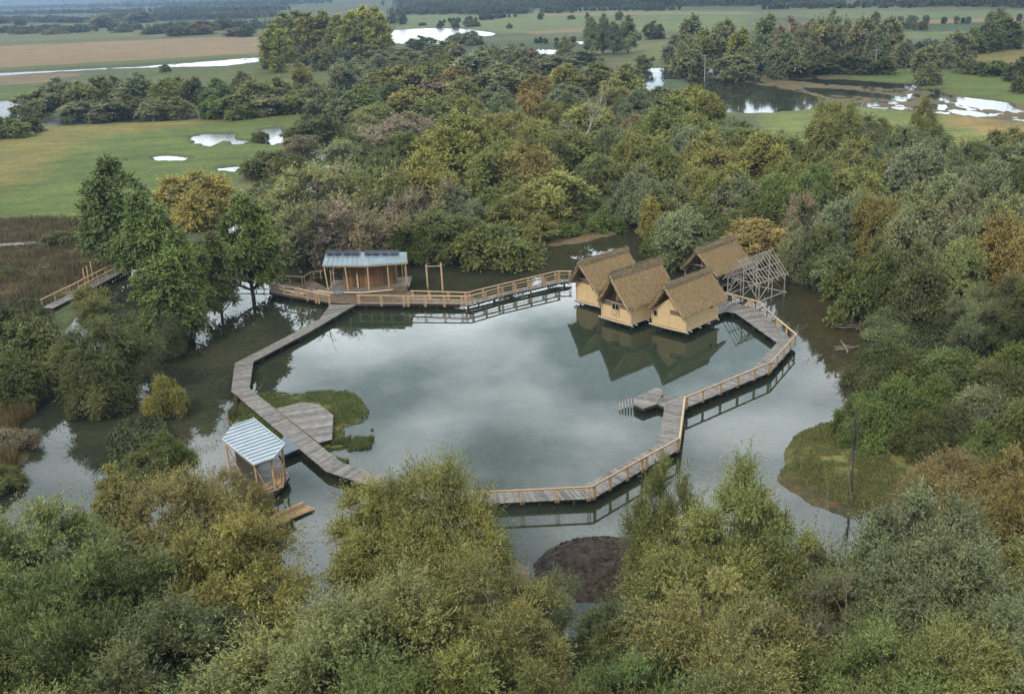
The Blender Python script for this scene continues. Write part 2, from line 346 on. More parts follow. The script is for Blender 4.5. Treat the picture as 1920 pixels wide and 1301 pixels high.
# small shores and islands
paint([(960, 462), (1000, 448), (1090, 444), (1165, 428), (1172, 436), (1100, 456), (1010, 466)], MUD, .12, 1.2, .5)
paint([(1060, 330), (1110, 315), (1160, 350), (1165, 425), (1090, 440), (960, 445), (800, 440), (760, 415), (900, 400)], GRASSD, .3, 3, 1)
paint([(430, 752), (445, 738), (470, 730), (540, 740), (610, 735), (665, 740), (690, 755), (699, 778), (680, 795), (655, 805), (650, 822), (615, 835), (585, 845), (560, 850), (530, 840), (450, 820), (425, 790)], (.085, .10, .035), .16, .8, .4)
paint([(620, 770), (655, 775), (660, 800), (640, 810), (625, 800)], (.10, .075, .045), None, 1.2, .5)
paint([(430, 745), (446, 760), (436, 800), (420, 800)], MUD, None, 1.2, .5)
paint([(615, 838), (650, 824), (698, 808), (690, 816), (655, 834), (622, 848)], (.085, .10, .03), .07, .9, .9)
paint([(1462, 850), (1480, 825), (1530, 800), (1575, 800), (1620, 822), (1710, 850), (1790, 870), (1770, 930), (1690, 962), (1600, 965), (1540, 945), (1462, 905)], (.125, .125, .045), .35, 1, .4)
paint([(1455, 880), (1520, 905), (1600, 925), (1690, 915), (1690, 950), (1640, 972), (1560, 958), (1462, 912)], (.050, .038, .026), .3, 1.4, .7)
paint([(900, 1060), (960, 1040), (1010, 1060), (1010, 1110), (960, 1130), (900, 1110)], (.16, .12, .10), .08, 1.5, .5)
paint([(1700, 1700), (1680, 1000), (1750, 900), (1900, 860), (2600, 900), (2900, 1700)], (.04, .04, .022), .1, 3, 1)
paint([(-900, 1700), (-900, 960), (0, 1060), (200, 1150), (480, 1200), (800, 1180), (1100, 1150), (1500, 1150), (1700, 1200), (1700, 1700)], (.035, .035, .02), .1, 4, 1)
paint([(-500, 770), (0, 775), (55, 760), (65, 775), (30, 800), (40, 850), (25, 900), (-30, 920), (-500, 900)], (.10, .075, .035), .2, 1.5, .8)
paint([(-500, 560), (90, 560), (110, 660), (40, 740), (-500, 760)], (.03, .034, .018), .15, 2, 1)
for q_, c_ in (([(1500, 840), (1540, 815), (1580, 830), (1550, 860)], (.15, .14, .05)), ([(1600, 860), (1650, 850), (1680, 880), (1620, 890)], (.085, .11, .035)), ([(1480, 870), (1530, 875), (1560, 900), (1490, 895)], (.09, .12, .035)), ([(1560, 800), (1620, 825), (1600, 840)], (.11, .08, .045))): paint(q_, c_, None, 1.0, 1.2)
nearf = np.clip(1.4 - GR / 900, 0, 1)
hgt += (hgt > .02) * (rough2 * .13 + .12 * np.clip(big, 0, 1)) * nearf
hgt += np.where(hgt < 0, rough * .10 + rough2 * .04, 0) * nearf
hgt[GR < 24] = np.minimum(hgt[GR < 24], .1)
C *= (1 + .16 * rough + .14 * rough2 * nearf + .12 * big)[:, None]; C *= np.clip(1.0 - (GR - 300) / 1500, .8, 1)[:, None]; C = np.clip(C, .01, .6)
ii = np.arange((NR - 1) * 999).reshape(NR - 1, 999); a0 = (np.arange(NR - 1)[:, None] * 1000 + np.arange(999)[None, :]).ravel()
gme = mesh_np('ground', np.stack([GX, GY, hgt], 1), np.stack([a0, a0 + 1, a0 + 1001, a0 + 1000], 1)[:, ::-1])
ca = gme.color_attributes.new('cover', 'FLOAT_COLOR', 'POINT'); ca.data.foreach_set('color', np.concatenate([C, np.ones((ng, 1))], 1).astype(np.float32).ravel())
gme.polygons.foreach_set('use_smooth', np.ones(len(gme.polygons), bool))
ground = bpy.data.objects.new('ground', gme); col.objects.link(ground); tag(ground, kind='structure')
m, nt, b = mat('soil_and_grass'); at = nd(nt, 'ShaderNodeAttribute', attribute_name='cover'); tc = nd(nt, 'ShaderNodeTexCoord')
n1 = nd(nt, 'ShaderNodeTexNoise', {'Scale': 1.9, 'Detail': 8, 'Roughness': .7}); n2 = nd(nt, 'ShaderNodeTexNoise', {'Scale': .16, 'Detail': 6, 'Roughness': .6})
mpg = nd(nt, 'ShaderNodeMapping', {'Scale': (.35, 1, 1)})
nt.links.new(tc.outputs['Object'], n1.inputs['Vector']); nt.links.new(tc.outputs['Object'], mpg.inputs[0]); nt.links.new(mpg.outputs[0], n2.inputs['Vector'])
r1 = ramp(nt, [(.25, (.45, .45, .5)), (.75, (1.55, 1.5, 1.4))]); r2 = ramp(nt, [(.3, (.72, .80, .8)), (.7, (1.3, 1.15, .95))])
nt.links.new(n1.outputs[0], r1.inputs[0]); nt.links.new(n2.outputs[0], r2.inputs[0])
n3 = nd(nt, 'ShaderNodeTexNoise', {'Scale': .55, 'Detail': 5, 'Roughness': .7}); nt.links.new(tc.outputs['Object'], n3.inputs['Vector'])
r3 = ramp(nt, [(.35, (.78, .92, .85)), (.52, (1.0, 1.0, 1.0)), (.68, (1.38, 1.12, .85))]); nt.links.new(n3.outputs[0], r3.inputs[0])
cc = mixc(nt, mixc(nt, mixc(nt, at.outputs['Color'], r1.outputs[0], 1.0, 'MULTIPLY'), r2.outputs[0], 1.0, 'MULTIPLY'), r3.outputs[0], 1.0, 'MULTIPLY')
nt.links.new(cc, b.inputs['Base Color']); b.inputs['Roughness'].default_value = 1; b.inputs['Specular IOR Level'].default_value = .1
bp = nd(nt, 'ShaderNodeBump', {'Strength': .8, 'Distance': .15}); nt.links.new(n1.outputs[0], bp.inputs['Height']); nt.links.new(bp.outputs[0], b.inputs['Normal'])
gme.materials.append(m)

def hills():
    mb = MB(); n = 240; V = []; F = []
    xs = np.linspace(-7500, 7500, n)
    for k, (dy, hk) in enumerate(((0, 0), (500, .45), (1200, .8), (2100, 1.0), (2700, 0))):
        hh = (100 + 60 * fbm(xs, xs * 0 + 400 * k, 2600, 3, 5) + 14 * fbm(xs, xs * 0, 130, 3, 8)) * hk - 4
        hh *= np.clip((700 - xs) / 2200 + .35, .35, 1)
        for i in range(n): V.append((xs[i], 7000 + dy + .04 * xs[i], hh[i]))
    for k in range(4):
        for i in range(n - 1): q = k * n + i; F.append((q, q + 1, q + n + 1, q + n))
    mb.quads(V, F); o = mb.build('hills', wood('hill_forest', (.03, .045, .025), (.08, .10, .05), 1, .02, 0, bump=0), None)
    tag(o, kind='structure')
hills()

# water: one level sheet, the ground rises through it
wm = MB(); wm.v = [(-12000, -3000, 0), (12000, -3000, 0), (12000, 11000, 0), (-12000, 11000, 0)]; wm.f = [(0, 1, 2, 3)]
m, nt, b = mat('flood_water'); nt.nodes.remove(b); out = nt.nodes['Material Output']
tc = nd(nt, 'ShaderNodeTexCoord'); nz = nd(nt, 'ShaderNodeTexNoise', {'Scale': 2.2, 'Detail': 4, 'Roughness': .6}); nl = nd(nt, 'ShaderNodeTexNoise', {'Scale': .045, 'Detail': 4})
nt.links.new(tc.outputs['Object'], nz.inputs['Vector']); nt.links.new(tc.outputs['Object'], nl.inputs['Vector'])
mr = nd(nt, 'ShaderNodeMapRange', {'From Min': .45, 'From Max': .62, 'To Min': .0, 'To Max': .035}); nt.links.new(nl.outputs[0], mr.inputs['Value'])
bp = nd(nt, 'ShaderNodeBump', {'Distance': .03}); nt.links.new(mr.outputs[0], bp.inputs['Strength']); nt.links.new(nz.outputs[0], bp.inputs['Height'])
fr = nd(nt, 'ShaderNodeFresnel', {'IOR': 1.345}); nt.links.new(bp.outputs[0], fr.inputs['Normal'])
gl = nd(nt, 'ShaderNodeBsdfGlossy', {'Roughness': .0})
sp_ = nd(nt, 'ShaderNodeSeparateXYZ'); nt.links.new(tc.outputs['Object'], sp_.inputs[0])
wy = nd(nt, 'ShaderNodeMapRange', {'From Min': 190, 'From Max': 280, 'To Min': 0, 'To Max': .16}); nt.links.new(sp_.outputs['Y'], wy.inputs['Value'])   # wind ruffles the open meadow water
wx = nd(nt, 'ShaderNodeMapRange', {'From Min': 20, 'From Max': -10, 'To Min': 0, 'To Max': 1}); nt.links.new(sp_.outputs['X'], wx.inputs['Value'])
wr = nd(nt, 'ShaderNodeMath', operation='MULTIPLY'); nt.links.new(wy.outputs[0], wr.inputs[0]); wx.inputs['To Min'].default_value = .35; nt.links.new(wx.outputs[0], wr.inputs[1]); nt.links.new(wr.outputs[0], gl.inputs['Roughness']); nt.links.new(bp.outputs[0], gl.inputs['Normal'])
tr = nd(nt, 'ShaderNodeBsdfTransparent'); tr.inputs[0].default_value = (.78, .80, .70, 1)
df = nd(nt, 'ShaderNodeBsdfDiffuse'); df.inputs[0].default_value = (.044, .056, .036, 1)
ms = nd(nt, 'ShaderNodeMixShader'); ms.inputs[0].default_value = .30; nt.links.new(tr.outputs[0], ms.inputs[1]); nt.links.new(df.outputs[0], ms.inputs[2])
mf = nd(nt, 'ShaderNodeMixShader'); nt.links.new(fr.outputs[0], mf.inputs[0]); nt.links.new(ms.outputs[0], mf.inputs[1]); nt.links.new(gl.outputs[0], mf.inputs[2])
nt.links.new(mf.outputs[0], out.inputs[0]); M_WATER = m
tag(wm.build('water', M_WATER), kind='structure')

# ------------------------------------------------------------------ boardwalks
DZ = .65
def v3(p, z=None): return np.array([p[0], p[1], p[2] if z is None else z], float)
def planks_between(mb, A, B, w=.19, t=.05, g=None):
    """boards across a strip whose two edges are the polylines A and B"""
    g = g or random.Random(3)
    for (a0, a1, b0, b1) in zip(A[:-1], A[1:], B[:-1], B[1:]):
        n = max(1, int((np.linalg.norm(a1 - a0) + np.linalg.norm(b1 - b0)) / 2 / w))
        for i in range(n):
            s, e = i / n + .09 / n, (i + 1) / n - .09 / n
            ex = g.uniform(-.025, .025); zz = g.uniform(-.006, .006)
            p0, p1, q0, q1 = a0 + (a1 - a0) * s, a0 + (a1 - a0) * e, b0 + (b1 - b0) * s, b0 + (b1 - b0) * e
            d = (q0 - p0) / np.linalg.norm(q0 - p0) * (.06 + ex); dz = np.array([0, 0, zz])
            mb.slab([p0 - d + dz, p1 - d + dz, q1 + d + dz, q0 + d + dz][::-1] if np.cross(p1 - p0, q0 - p0)[2] < 0 else [p0 - d + dz, p1 - d + dz, q1 + d + dz, q0 + d + dz], t)
def cliplines(poly, o, d, n, s):
    """span of the line at offset s along n inside the convex polygon"""
    ts = []
    for i in range(len(poly)):
        a, c = poly[i][:2] - o, poly[(i + 1) % len(poly)][:2] - o
        sa, sc = a @ n - s, c @ n - s
        if (sa > 0) != (sc > 0): q = a + (c - a) * (sa / (sa - sc)); ts.append(q @ d)
    return (min(ts), max(ts)) if len(ts) >= 2 else None
def planks_poly(mb, poly, ang, z, w=.19, t=.05, g=None):
    g = g or random.Random(5); d = np.array([math.cos(ang), math.sin(ang)]); n = np.array([-d[1], d[0]]); o = poly[0][:2]
    ss = [(p[:2] - o) @ n for p in poly]; s = min(ss)
    while s < max(ss):
        r0 = cliplines(poly, o, d, n, s + .015); r1 = cliplines(poly, o, d, n, min(s + w - .015, max(ss) - .002))
        if r0 and r1:
            zz = z + g.uniform(-.006, .006); e = w - .015
            q = [(*(o + d * r0[0] + n * (s + .015)), zz), (*(o + d * r0[1] + n * (s + .015)), zz), (*(o + d * r1[1] + n * (s + e)), zz), (*(o + d * r1[0] + n * (s + e)), zz)]
            mb.slab(q, t)
        s += w
def offset(line, w):
    L2 = [p[:2] for p in line]; out_ = []
    for i, p in enumerate(L2):
        d0 = L2[i] - L2[i - 1] if i else L2[1] - L2[0]; d1 = L2[i + 1] - L2[i] if i < len(L2) - 1 else d0
        d0 = d0 / np.linalg.norm(d0); d1 = d1 / np.linalg.norm(d1); n0 = np.array([-d0[1], d0[0]]); n1 = np.array([-d1[1], d1[0]])
        m_ = n0 + n1; m_ /= np.linalg.norm(m_); out_.append(np.array([*(p + m_ * w / max(.5, m_ @ n0)), line[i][2]]))
    return out_
def substructure(root, A, B, step=2.2, pile=.09):
    mb = MB()
    for E_, F_ in ((A, B), (B, A)):
        for a, c, f0, f1 in zip(E_[:-1], E_[1:], F_[:-1], F_[1:]):
            i0 = a + (f0 - a) * .08; i1 = c + (f1 - c) * .08; dn = np.array([0, 0, -.17]); mb.beam(i0 + dn, i1 + dn, .07, .22)
    mb.build('beam', M_DARK, root)
    k = 0
    for a0, a1, b0, b1 in zip(A[:-1], A[1:], B[:-1], B[1:]):
        n = max(1, int(np.linalg.norm(a1 - a0) / step))
        for i in range(n):
            s = (i + .5) / n; p = a0 + (a1 - a0) * s; q = b0 + (b1 - b0) * s; d = (q - p)
            c1 = p + d * .1; c2 = q - d * .1
            mb = MB(); mb.tube([v3(c1, DZ - .3), v3(c1, -1.2)], pile); mb.tube([v3(c2, DZ - .3), v3(c2, -1.2)], pile)
            mb.beam(v3(c1, DZ - .34) - d * .1, v3(c2, DZ - .34) + d * .1, .10, .14); mb.build('pile_frame', M_DARK, root)
def railing(root, line, step=2.5, zb=DZ - .28, mid=False, m_=None, name='railing', dbl=True, post_at=None):
    """line: top of the handrail"""
    m_ = m_ or M_LARCH; mb = MB()
    for a, c in zip(line[:-1], line[1:]):
        mb.beam(a, c, .15, .05)
        mb.beam(a + [0, 0, -.08], c + [0, 0, -.08], .05, .10)
        if mid:
            for hgt_ in mid: mb.beam(a + [0, 0, hgt_], c + [0, 0, hgt_], .04, .05)
    rail = mb.build(name, m_, root)
    posts = []
    for i, (a, c) in enumerate(zip(line[:-1], line[1:])):
        Ls = np.linalg.norm(c - a); n = max(1, int(round(Ls / step))); d = (c - a) / Ls
        for k in range(n + 1):
            if k == 0: q = a + d * .28
            elif k == n: q = c - d * .28
            else: q = a + d * (Ls * k / n)
            if n == 1 and Ls < 1.4 and k: continue
            posts.append((q, d))
    for q, d in posts:
        mb = MB()
        for s in ((-.13, 0, .13) if dbl else (0,)):
            w_ = .06 if dbl else .13
            mb.beam(v3(q + d * s, q[2] - .06), v3(q + d * s, zb), w_, .07, up=(-d[1], d[0], 0))
        if dbl: mb.beam(v3(q, q[2] - .15) + d * -.2, v3(q, q[2] - .15) + d * .2, .04, .08)
        mb.build('post', m_, rail)
        if mid:
            pass
    return rail
def walk(name, A, B, label, mat_=None, step=2.4, group='boardwalks round the pond'):
    root = empty(name, (0, 0, 0), 0, label, 'boardwalk', group)
    mb = MB(); planks_between(mb, A, B, g=random.Random(len(label))); mb.build('planking', mat_ or M_DECK, root)
    substructure(root, A, B, step); return root
# west boardwalk
WL = [P(*p, DZ) for p in ((620, 571), (600, 598), (538, 631), (441, 681), (434.6, 733), (612, 883), (670, 902), (760, 932), (908, 942))]
WR = [P(*p, DZ) for p in ((668, 571), (648, 582), (582, 621), (474, 678), (467, 728), (637.5, 865.5), (695, 887), (778, 914), (908, 921))]
w_root = walk('boardwalk', WL, WR, 'weathered grey plank boardwalk without railing, from the pavilion past the shelter')
oct_ = [P(*p, DZ - .005) for p in ((514.5, 767), (565, 754), (598, 757), (625, 778), (622.5, 823), (596, 831))]
oct_[0][:2] += (.06, .09); oct_[-1][:2] += (.06, .09)
r = empty('deck', (0, 0, 0), 0, 'wide six sided plank deck lying on the grassy islet beside the boardwalk', 'deck')
mb = MB(); planks_poly(mb, oct_[::-1], R(14), DZ - .01); mb.build('planking', M_DECK, r)
mb = MB(); mb.prism([(p[0], p[1]) for p in (np.array(oct_) - np.mean(oct_, 0)) * .96 + np.mean(oct_, 0)][::-1], .22, DZ - .07); mb.build('beam', M_DARK, r)
mb = MB(); mb.beam(oct_[0] + [0, 0, .04], oct_[-1] + [0, 0, .04], .06, .05); mb.build('edge_strip', M_REED, r)
# east boardwalk with its single railing on the outer side
RT = [P(*p, 1.70) for p in ((1352, 546), (1407, 561), (1421, 564.6), (1458, 598), (1493, 626.6), (1445.5, 679), (1284, 745.5), (1274, 821), (1208, 857), (1110, 912), (912, 921.5))]
EO = [v3(p, DZ) for p in RT]; EI = offset(EO, -1.85)
EI[0] = P(1338, 592, DZ); EI[1] = P(1362, 584, DZ); EI[2] = P(1380, 587, DZ); EI[3] = EI[2] * .45 + EI[4] * .55
e_root = walk('boardwalk', EO, EI, 'long railed plank boardwalk curving from the front thatched hut round the pond')
railing(e_root, RT, 2.45, DZ - .25)
# side jetty on the east boardwalk
J1 = [P(*p, DZ) for p in ((1189, 758), (1187, 747), (1230.7, 726), (1242, 732), (1241, 742), (1231.5, 757), (1205.3, 766))]
J2 = [P(*p, DZ - .004) for p in ((1238, 740), (1241, 741), (1282, 742), (1278, 752), (1254, 766), (1231.5, 756))]
r = empty('jetty', (0, 0, 0), 0, 'low plank jetty with steps down into the pond beside the railed boardwalk', 'jetty')
mb = MB(); planks_poly(mb, [p for p in J1][::-1], R(150), DZ); mb.build('planking', M_DECK, r)
mb = MB(); planks_poly(mb, [p for p in J2][::-1], R(35), DZ - .05); mb.build('gangway', M_DECK, r)
mb = MB()
for a, c in ((J1[0], J1[6]), (J1[6], J1[5]), (J1[1], J1[2])): mb.beam(a + [0, 0, -.18], c + [0, 0, -.18], .08, .24)
mb.beam(J2[5] + [0, 0, -.2], J2[4] + [0, 0, -.2], .08, .24); mb.build('beam', M_DARK, r)
st0 = P(1187, 753, DZ); sdir = np.array([-1, -.1, 0.]) ; sdir /= np.linalg.norm(sdir); sn = np.array([.1, 1, 0]); sn /= np.linalg.norm(sn)
for k in range(5):
    c = st0 + sdir * (.15 + .29 * k) + [0, .2, -.085 * (k + 1)]
    MB().beam(c - sn * .95, c + sn * .95, .13, .05).build('step', M_DECK, r)
for q in (J1[0], J1[6], J1[5], J1[2]): MB().tube([v3(q * .9 + J1[3] * .1, DZ - .06), v3(q * .9 + J1[3] * .1, -1)], .09).build('pile', M_DARK, r)
MB().beam(P(1242, 741, DZ), P(1242, 741, 1.15), .12, .12).build('bollard', M_DARK, r)
# north boardwalk, railed on both sides, and the deck of the pavilion
FT = [P(*p, 1.85) for p in ((668, 553), (760, 554.8), (869, 555.3), (882, 555), (938, 539), (1049.7, 514), (1064, 512))]
BT = [P(*p, 1.85) for p in ((769, 545), (876, 548), (1044, 508.4), (1072, 508))]
NF = [v3(p, DZ) for p in FT[2:]]
NB = [v3(BT[1], DZ)] * 2 + [v3(BT[1] * .62 + BT[2] * .38, DZ), v3(BT[2], DZ), v3(BT[3], DZ)]
NB[1] = NB[0] + (NB[2] - NB[0]) * .06
n_root = walk('boardwalk', NF, NB, 'rising plank boardwalk with railings on both sides leading to the left thatched hut')
railing(n_root, FT[2:6], 2.6, DZ - .25, mid=(-.42, -.85)); railing(n_root, BT[1:], 2.6, DZ - .1, mid=(-.5,))
pd = [P(*p, DZ) for p in ((504, 549), (618, 567), (668, 570), (771, 570), (869, 571), (876, 563), (771, 556), (768, 545), (700, 530), (600, 522), (583, 524), (570, 533), (514, 532))]
r = empty('pavilion_deck', (0, 0, 0), 0, 'broad brown plank deck with railings carrying the flat wooden pavilion', 'deck')
mb = MB()
q1 = [pd[0], pd[1], v3(P(622, 545, DZ)), pd[10], pd[11], pd[12]]
q2 = [pd[1], pd[2], pd[3], pd[6], pd[7], v3(P(640, 530, DZ)), v3(P(622, 545, DZ))]
q3 = [pd[3], pd[4], pd[5], pd[6]]
def order(poly):
    A_ = sum(poly[i][0] * poly[(i + 1) % len(poly)][1] - poly[(i + 1) % len(poly)][0] * poly[i][1] for i in range(len(poly)))
    return poly if A_ > 0 else poly[::-1]
planks_poly(mb, order(q1), R(-15), DZ); planks_poly(mb, order(q2), R(48), DZ - .012); planks_poly(mb, order(q3), R(82), DZ)
mb.build('planking', M_DECKB, r)
mb = MB(); mb.slab([P(*p, DZ - .07) for p in ((616, 545), (640, 545), (762, 540), (762, 524), (610, 522))][0:4], .15)
for a, c in zip(pd[:4], pd[1:5]): mb.beam(a + [0, .12, -.19], c + [0, .12, -.19], .08, .24)
mb.build('beam', M_DARK, r)
for a, c in zip(pd[:4], pd[1:5]):
    n = max(2, int(np.linalg.norm(c - a) / 2.2))
    for i in range(n):
        q = a + (c - a) * ((i + .5) / n) + [0, .3, 0]; MB().tube([v3(q, DZ - .07), v3(q, -1.2)], .1).build('pile', M_DARK, r)
LT = [P(*p, 1.85) for p in ((505, 532.5), (556.7, 540), (593, 549), (619, 553.5))]
railing(r, LT, 2.3, DZ - .3, mid=(-1.0,)); railing(r, FT[:2], 3.0, DZ - .3, mid=(-1.05,)); railing(r, FT[1:3], 3.0, DZ - .3, mid=(-.45, -.9)); railing(r, BT[:2], 2.8, DZ - .1, mid=(-.5,))
railing(r, [P(*p, 1.75) for p in ((504, 533), (503.5, 520), (514, 516.5), (569, 519), (583, 509.5), (604, 508))], 2.2, DZ - .1, mid=(-.95,), dbl=False)

# ------------------------------------------------------------------ wooden pavilion
def pavilion():
    r = empty('pavilion', tuple(P(690, 535, DZ)), 0, 'wooden pavilion with grey blue sheet roof, solar panels and red brown slatted walls', 'pavilion')
    o = np.array(r.location)
    ze = 4.55; zr = 5.35
    E3 = [P(604, 497.5, ze), P(688, 497.8, ze), P(763, 492, ze)]
    B3 = [P(611, 473.5, zr), P(690, 474, zr), P(761.7, 473.5, zr)]
    B3[1] = (B3[0] + B3[2]) / 2
    back = [b + np.array([0, 2.3, -.55]) for b in B3]
    mb = MB()
    for i in (0, 1):
        mb.slab([E3[i] - o, E3[i + 1] - o, B3[i + 1] - o, B3[i] - o], .07); mb.slab([B3[i] - o, B3[i + 1] - o, back[i + 1] - o, back[i] - o], .07)
    roof = mb.build('roof', M_ROOFB, r)
    mb = MB()
    for i in (0, 1):
        for k in range(9):
            s = (k + .02) / 9 if i == 0 else (k + .5) / 9
            if i == 1 and k == 8: s = .985
            a = E3[i] + (E3[i + 1] - E3[i]) * s - o; b = B3[i] + (B3[i + 1] - B3[i]) * s - o; mb.beam(a + [0, 0, .02], b + [0, 0, .02], .035, .05)
    mb.build('standing_seam', M_SEAM, roof)
    mb = MB()
    for a, b in ((E3[0], E3[1]), (E3[1], E3[2])): mb.beam(a - o + [0, .05, -.14], b - o + [0, .05, -.14], .06, .16)
    for a, b in ((E3[0], B3[0]), (E3[2], B3[2])): mb.beam(a - o + [.04, 0, -.14], b - o + [.04, 0, -.14], .06, .14)
    mb.build('fascia', M_LARCH, roof)
    for i, (x0, x1) in enumerate(((.01, .105), (.115, .205), (.225, .325), (.335, .43), (.49, .58), (.59, .68), (.70, .79), (.80, .91))):
        a = B3[0] + (B3[2] - B3[0]) * x0 - o; b = B3[0] + (B3[2] - B3[0]) * x1 - o; f = (E3[0] - B3[0]); f = f / np.linalg.norm(f)
        lo = f * 1.05 * np.array([1, 1, 0]); up = np.array([0, .25, .26]); lo2 = lo + np.array([0, 0, .06])
        mb = MB(); mb.slab([a + lo2, b + lo2, b + up, a + up], .04); s_ = mb.build('solar_panel', M_PANEL, roof)
        mb = MB(); c8 = [a + lo2, b + lo2, b + up, a + up]
        for k in range(4): mb.beam(c8[k] + [0, 0, .012], c8[(k + 1) % 4] + [0, 0, .012], .018, .02)
        mb.beam(a + lo2 - [0, 0, .02], a + lo2 + f * .05 - [0, 0, .2], .04, .04); mb.beam(b + lo2 - [0, 0, .02], b + lo2 + f * .05 - [0, 0, .2], .04, .04)
        mb.build('frame', M_SEAM, s_)
    F3 = [P(614, 545, 1.0), P(692, 544.5, 1.0), P(767, 537, 1.0)]
    fb = [F3[2] + [0, 5.0, 0], F3[1] + [0, 5.2, 0], F3[0] + [0, 5.0, 0]]
    mb = MB(); mb.slab([F3[0] - o, F3[1] - o, fb[1] - o, fb[2] - o], .3); mb.slab([F3[1] - o, F3[2] - o, fb[0] - o, fb[1] - o], .3); mb.build('floor', M_DECK, r)
    mb = MB(); mb.beam(P(638, 546.5, .9) - o - [0, .35, 0], P(680, 547.5, .9) - o - [0, .3, 0], .3, .12); mb.beam(P(680, 547.5, .9) - o - [0, .3, 0], P(747, 541, .9) - o - [0, .3, 0], .3, .12); mb.build('step', M_PALE, r)
    for s, (a, b) in ((0, (0, 1)), (.5, (0, 1)), (1, (0, 1)), (.5, (1, 2)), (1, (1, 2))):
        t_ = E3[a] + (E3[b] - E3[a]) * (s if s else .03); f_ = F3[a] + (F3[b] - F3[a]) * (s if s else .02)
        if (a, s) == (1, 1): t_ = t_ - np.array([.25, 0, 0]); f_ = f_ - np.array([.2, 0, 0])
        MB().beam(f_ - o + [0, .15, 0], t_ - o + [0, .25, -.2], .15, .15, up=(0, 1, 0)).build('post', M_LARCH, r)
    for dx, dy in ((0.35, 1.6), (.5, 3.0), (10.2, 1.9)):
        q = F3[0] + [dx, dy, 0] - o; MB().beam(q, q + [0, 0, 3.6], .12, .12, up=(0, 1, 0)).build('post', M_LARCH, r)
    Wl, Wm, Wr = F3[0] + [2.1, 1.5, 0] - o, F3[1] + [0, 1.3, 0] - o, F3[2] + [-1.9, 1.4, 0] - o
    mb = MB()
    for a, b in ((Wl, Wm), (Wm, Wr)):
        n = int(np.linalg.norm(b - a) / .16)
        for i in range(n):
            p = a + (b - a) * (i / n); q = a + (b - a) * ((i + .86) / n); mb.slab([p + [0, 0, 3.6], q + [0, 0, 3.6], q + [0, .05, 3.6], p + [0, .05, 3.6]], 3.6)
    bb = [Wr + [0, 2.4, 0], Wl + [0, 2.4, 0]]
    for a, b in ((Wr, bb[0]), (bb[0], bb[1]), (bb[1], Wl)): mb.beam(a + [0, 0, 1.8], b + [0, 0, 1.8], .08, 3.5)
    wl = mb.build('wall', M_CLAD, r)
    mb = MB()
    for a, b in ((Wl, Wm), (Wm, Wr)): mb.beam(a + [0, .12, 1.8], b + [0, .12, 1.8], .04, 3.5)
    mb.build('wall_backing', M_DARK, wl)
    a = Wl + (Wm - Wl) * .55 + [0, -.25, 0]; MB().beam(a, a + [0, 0, 2.1], .16, .1, up=(0, 1, 0)).build('notice_post', M_PALE, r)
    a = F3[2] - o; MB().beam(a + [-.25, -1.1, -.4], a + [-.35, -.3, 2.9], .14, .05, up=(1, 0, 0)).build('brace', M_LARCH, r)
    MB().box(*(a + [-2.0, -1.6, -.3]), *(a + [-.15, -.35, .55])).build('side_box', M_DECKB, r)
pavilion()
# things lying on the pavilion deck
def stool(x, y, z, k):
    r = empty('lounge_chair', tuple(P(x, y, DZ)), R(200 + 15 * k), label=('low curved slatted chair on the pavilion deck, ' + ('nearest the left rail corner', 'between the other two slatted chairs', 'closest to the pile of planks')[k]), cat='chair', group='slatted chairs on the pavilion deck')
    mb = MB()
    for i in range(9):
        t = i / 8; yy = -.55 + 1.1 * t; zz = .32 - .2 * math.sin(t * 3.1) + .75 * max(0, t - .5) ** 1.3
        mb.beam((-.3, yy, zz), (.3, yy, zz), .09, .03)
    mb.build('seat', M_DECKB, r)
    for s in (-.28, .28): MB().tube([(s, -.55, .0), (s, -.2, .12), (s, .2, .14), (s, .6, .72)], .03).build('frame', M_LARCH, r)
stool(549, 540, DZ, 0); stool(569, 541, DZ, 1); stool(592, 543, DZ, 2)
def plank_pile(p0, p1, n, w, label, mt=None, tarp=False, name='plank_pile', zb=DZ, layers=3, cat='planks'):
    a, b = np.array(p0, float), np.array(p1, float); c = (a + b) / 2; r = empty(name, (c[0], c[1], zb), 0, label, cat)
    d = (b - a); Ld = np.linalg.norm(d); d /= Ld; s = np.array([-d[1], d[0], 0]); g = random.Random(len(label))
    mb = MB()
    for l in range(layers):
        for i in range(n):
            off = s * ((i - n / 2 + .5) * w + g.uniform(-.03, .03)); e0, e1 = g.uniform(-.35, .15), g.uniform(-.15, .35)
            z = .05 + l * .065 + g.uniform(0, .02); sk = s * g.uniform(-.12, .12)
            mb.beam(-d * (Ld / 2 + e0) + off + [0, 0, z] - sk, d * (Ld / 2 + e1) + off + [0, 0, z] + sk, w * .8, .05)
    mb.build('planks', mt or M_PALE, r)
    if tarp:
        mb = MB(); mb.beam(d * (Ld / 2 - 1.1) + [0, 0, .3], d * (Ld / 2 + .2) + [0, 0, .26], n * w + .25, .12); mb.build('tarpaulin', M_TARP, r)
    return r
plank_pile(P(590, 546.5, DZ), P(640, 553, DZ), 4, .13, 'pile of pale planks partly under a grey tarp on the pavilion deck', tarp=True)
plank_pile(P(524, 544, DZ), P(570, 553, DZ), 4, .12, 'loose stack of light boards along the left rail of the pavilion deck', layers=2)

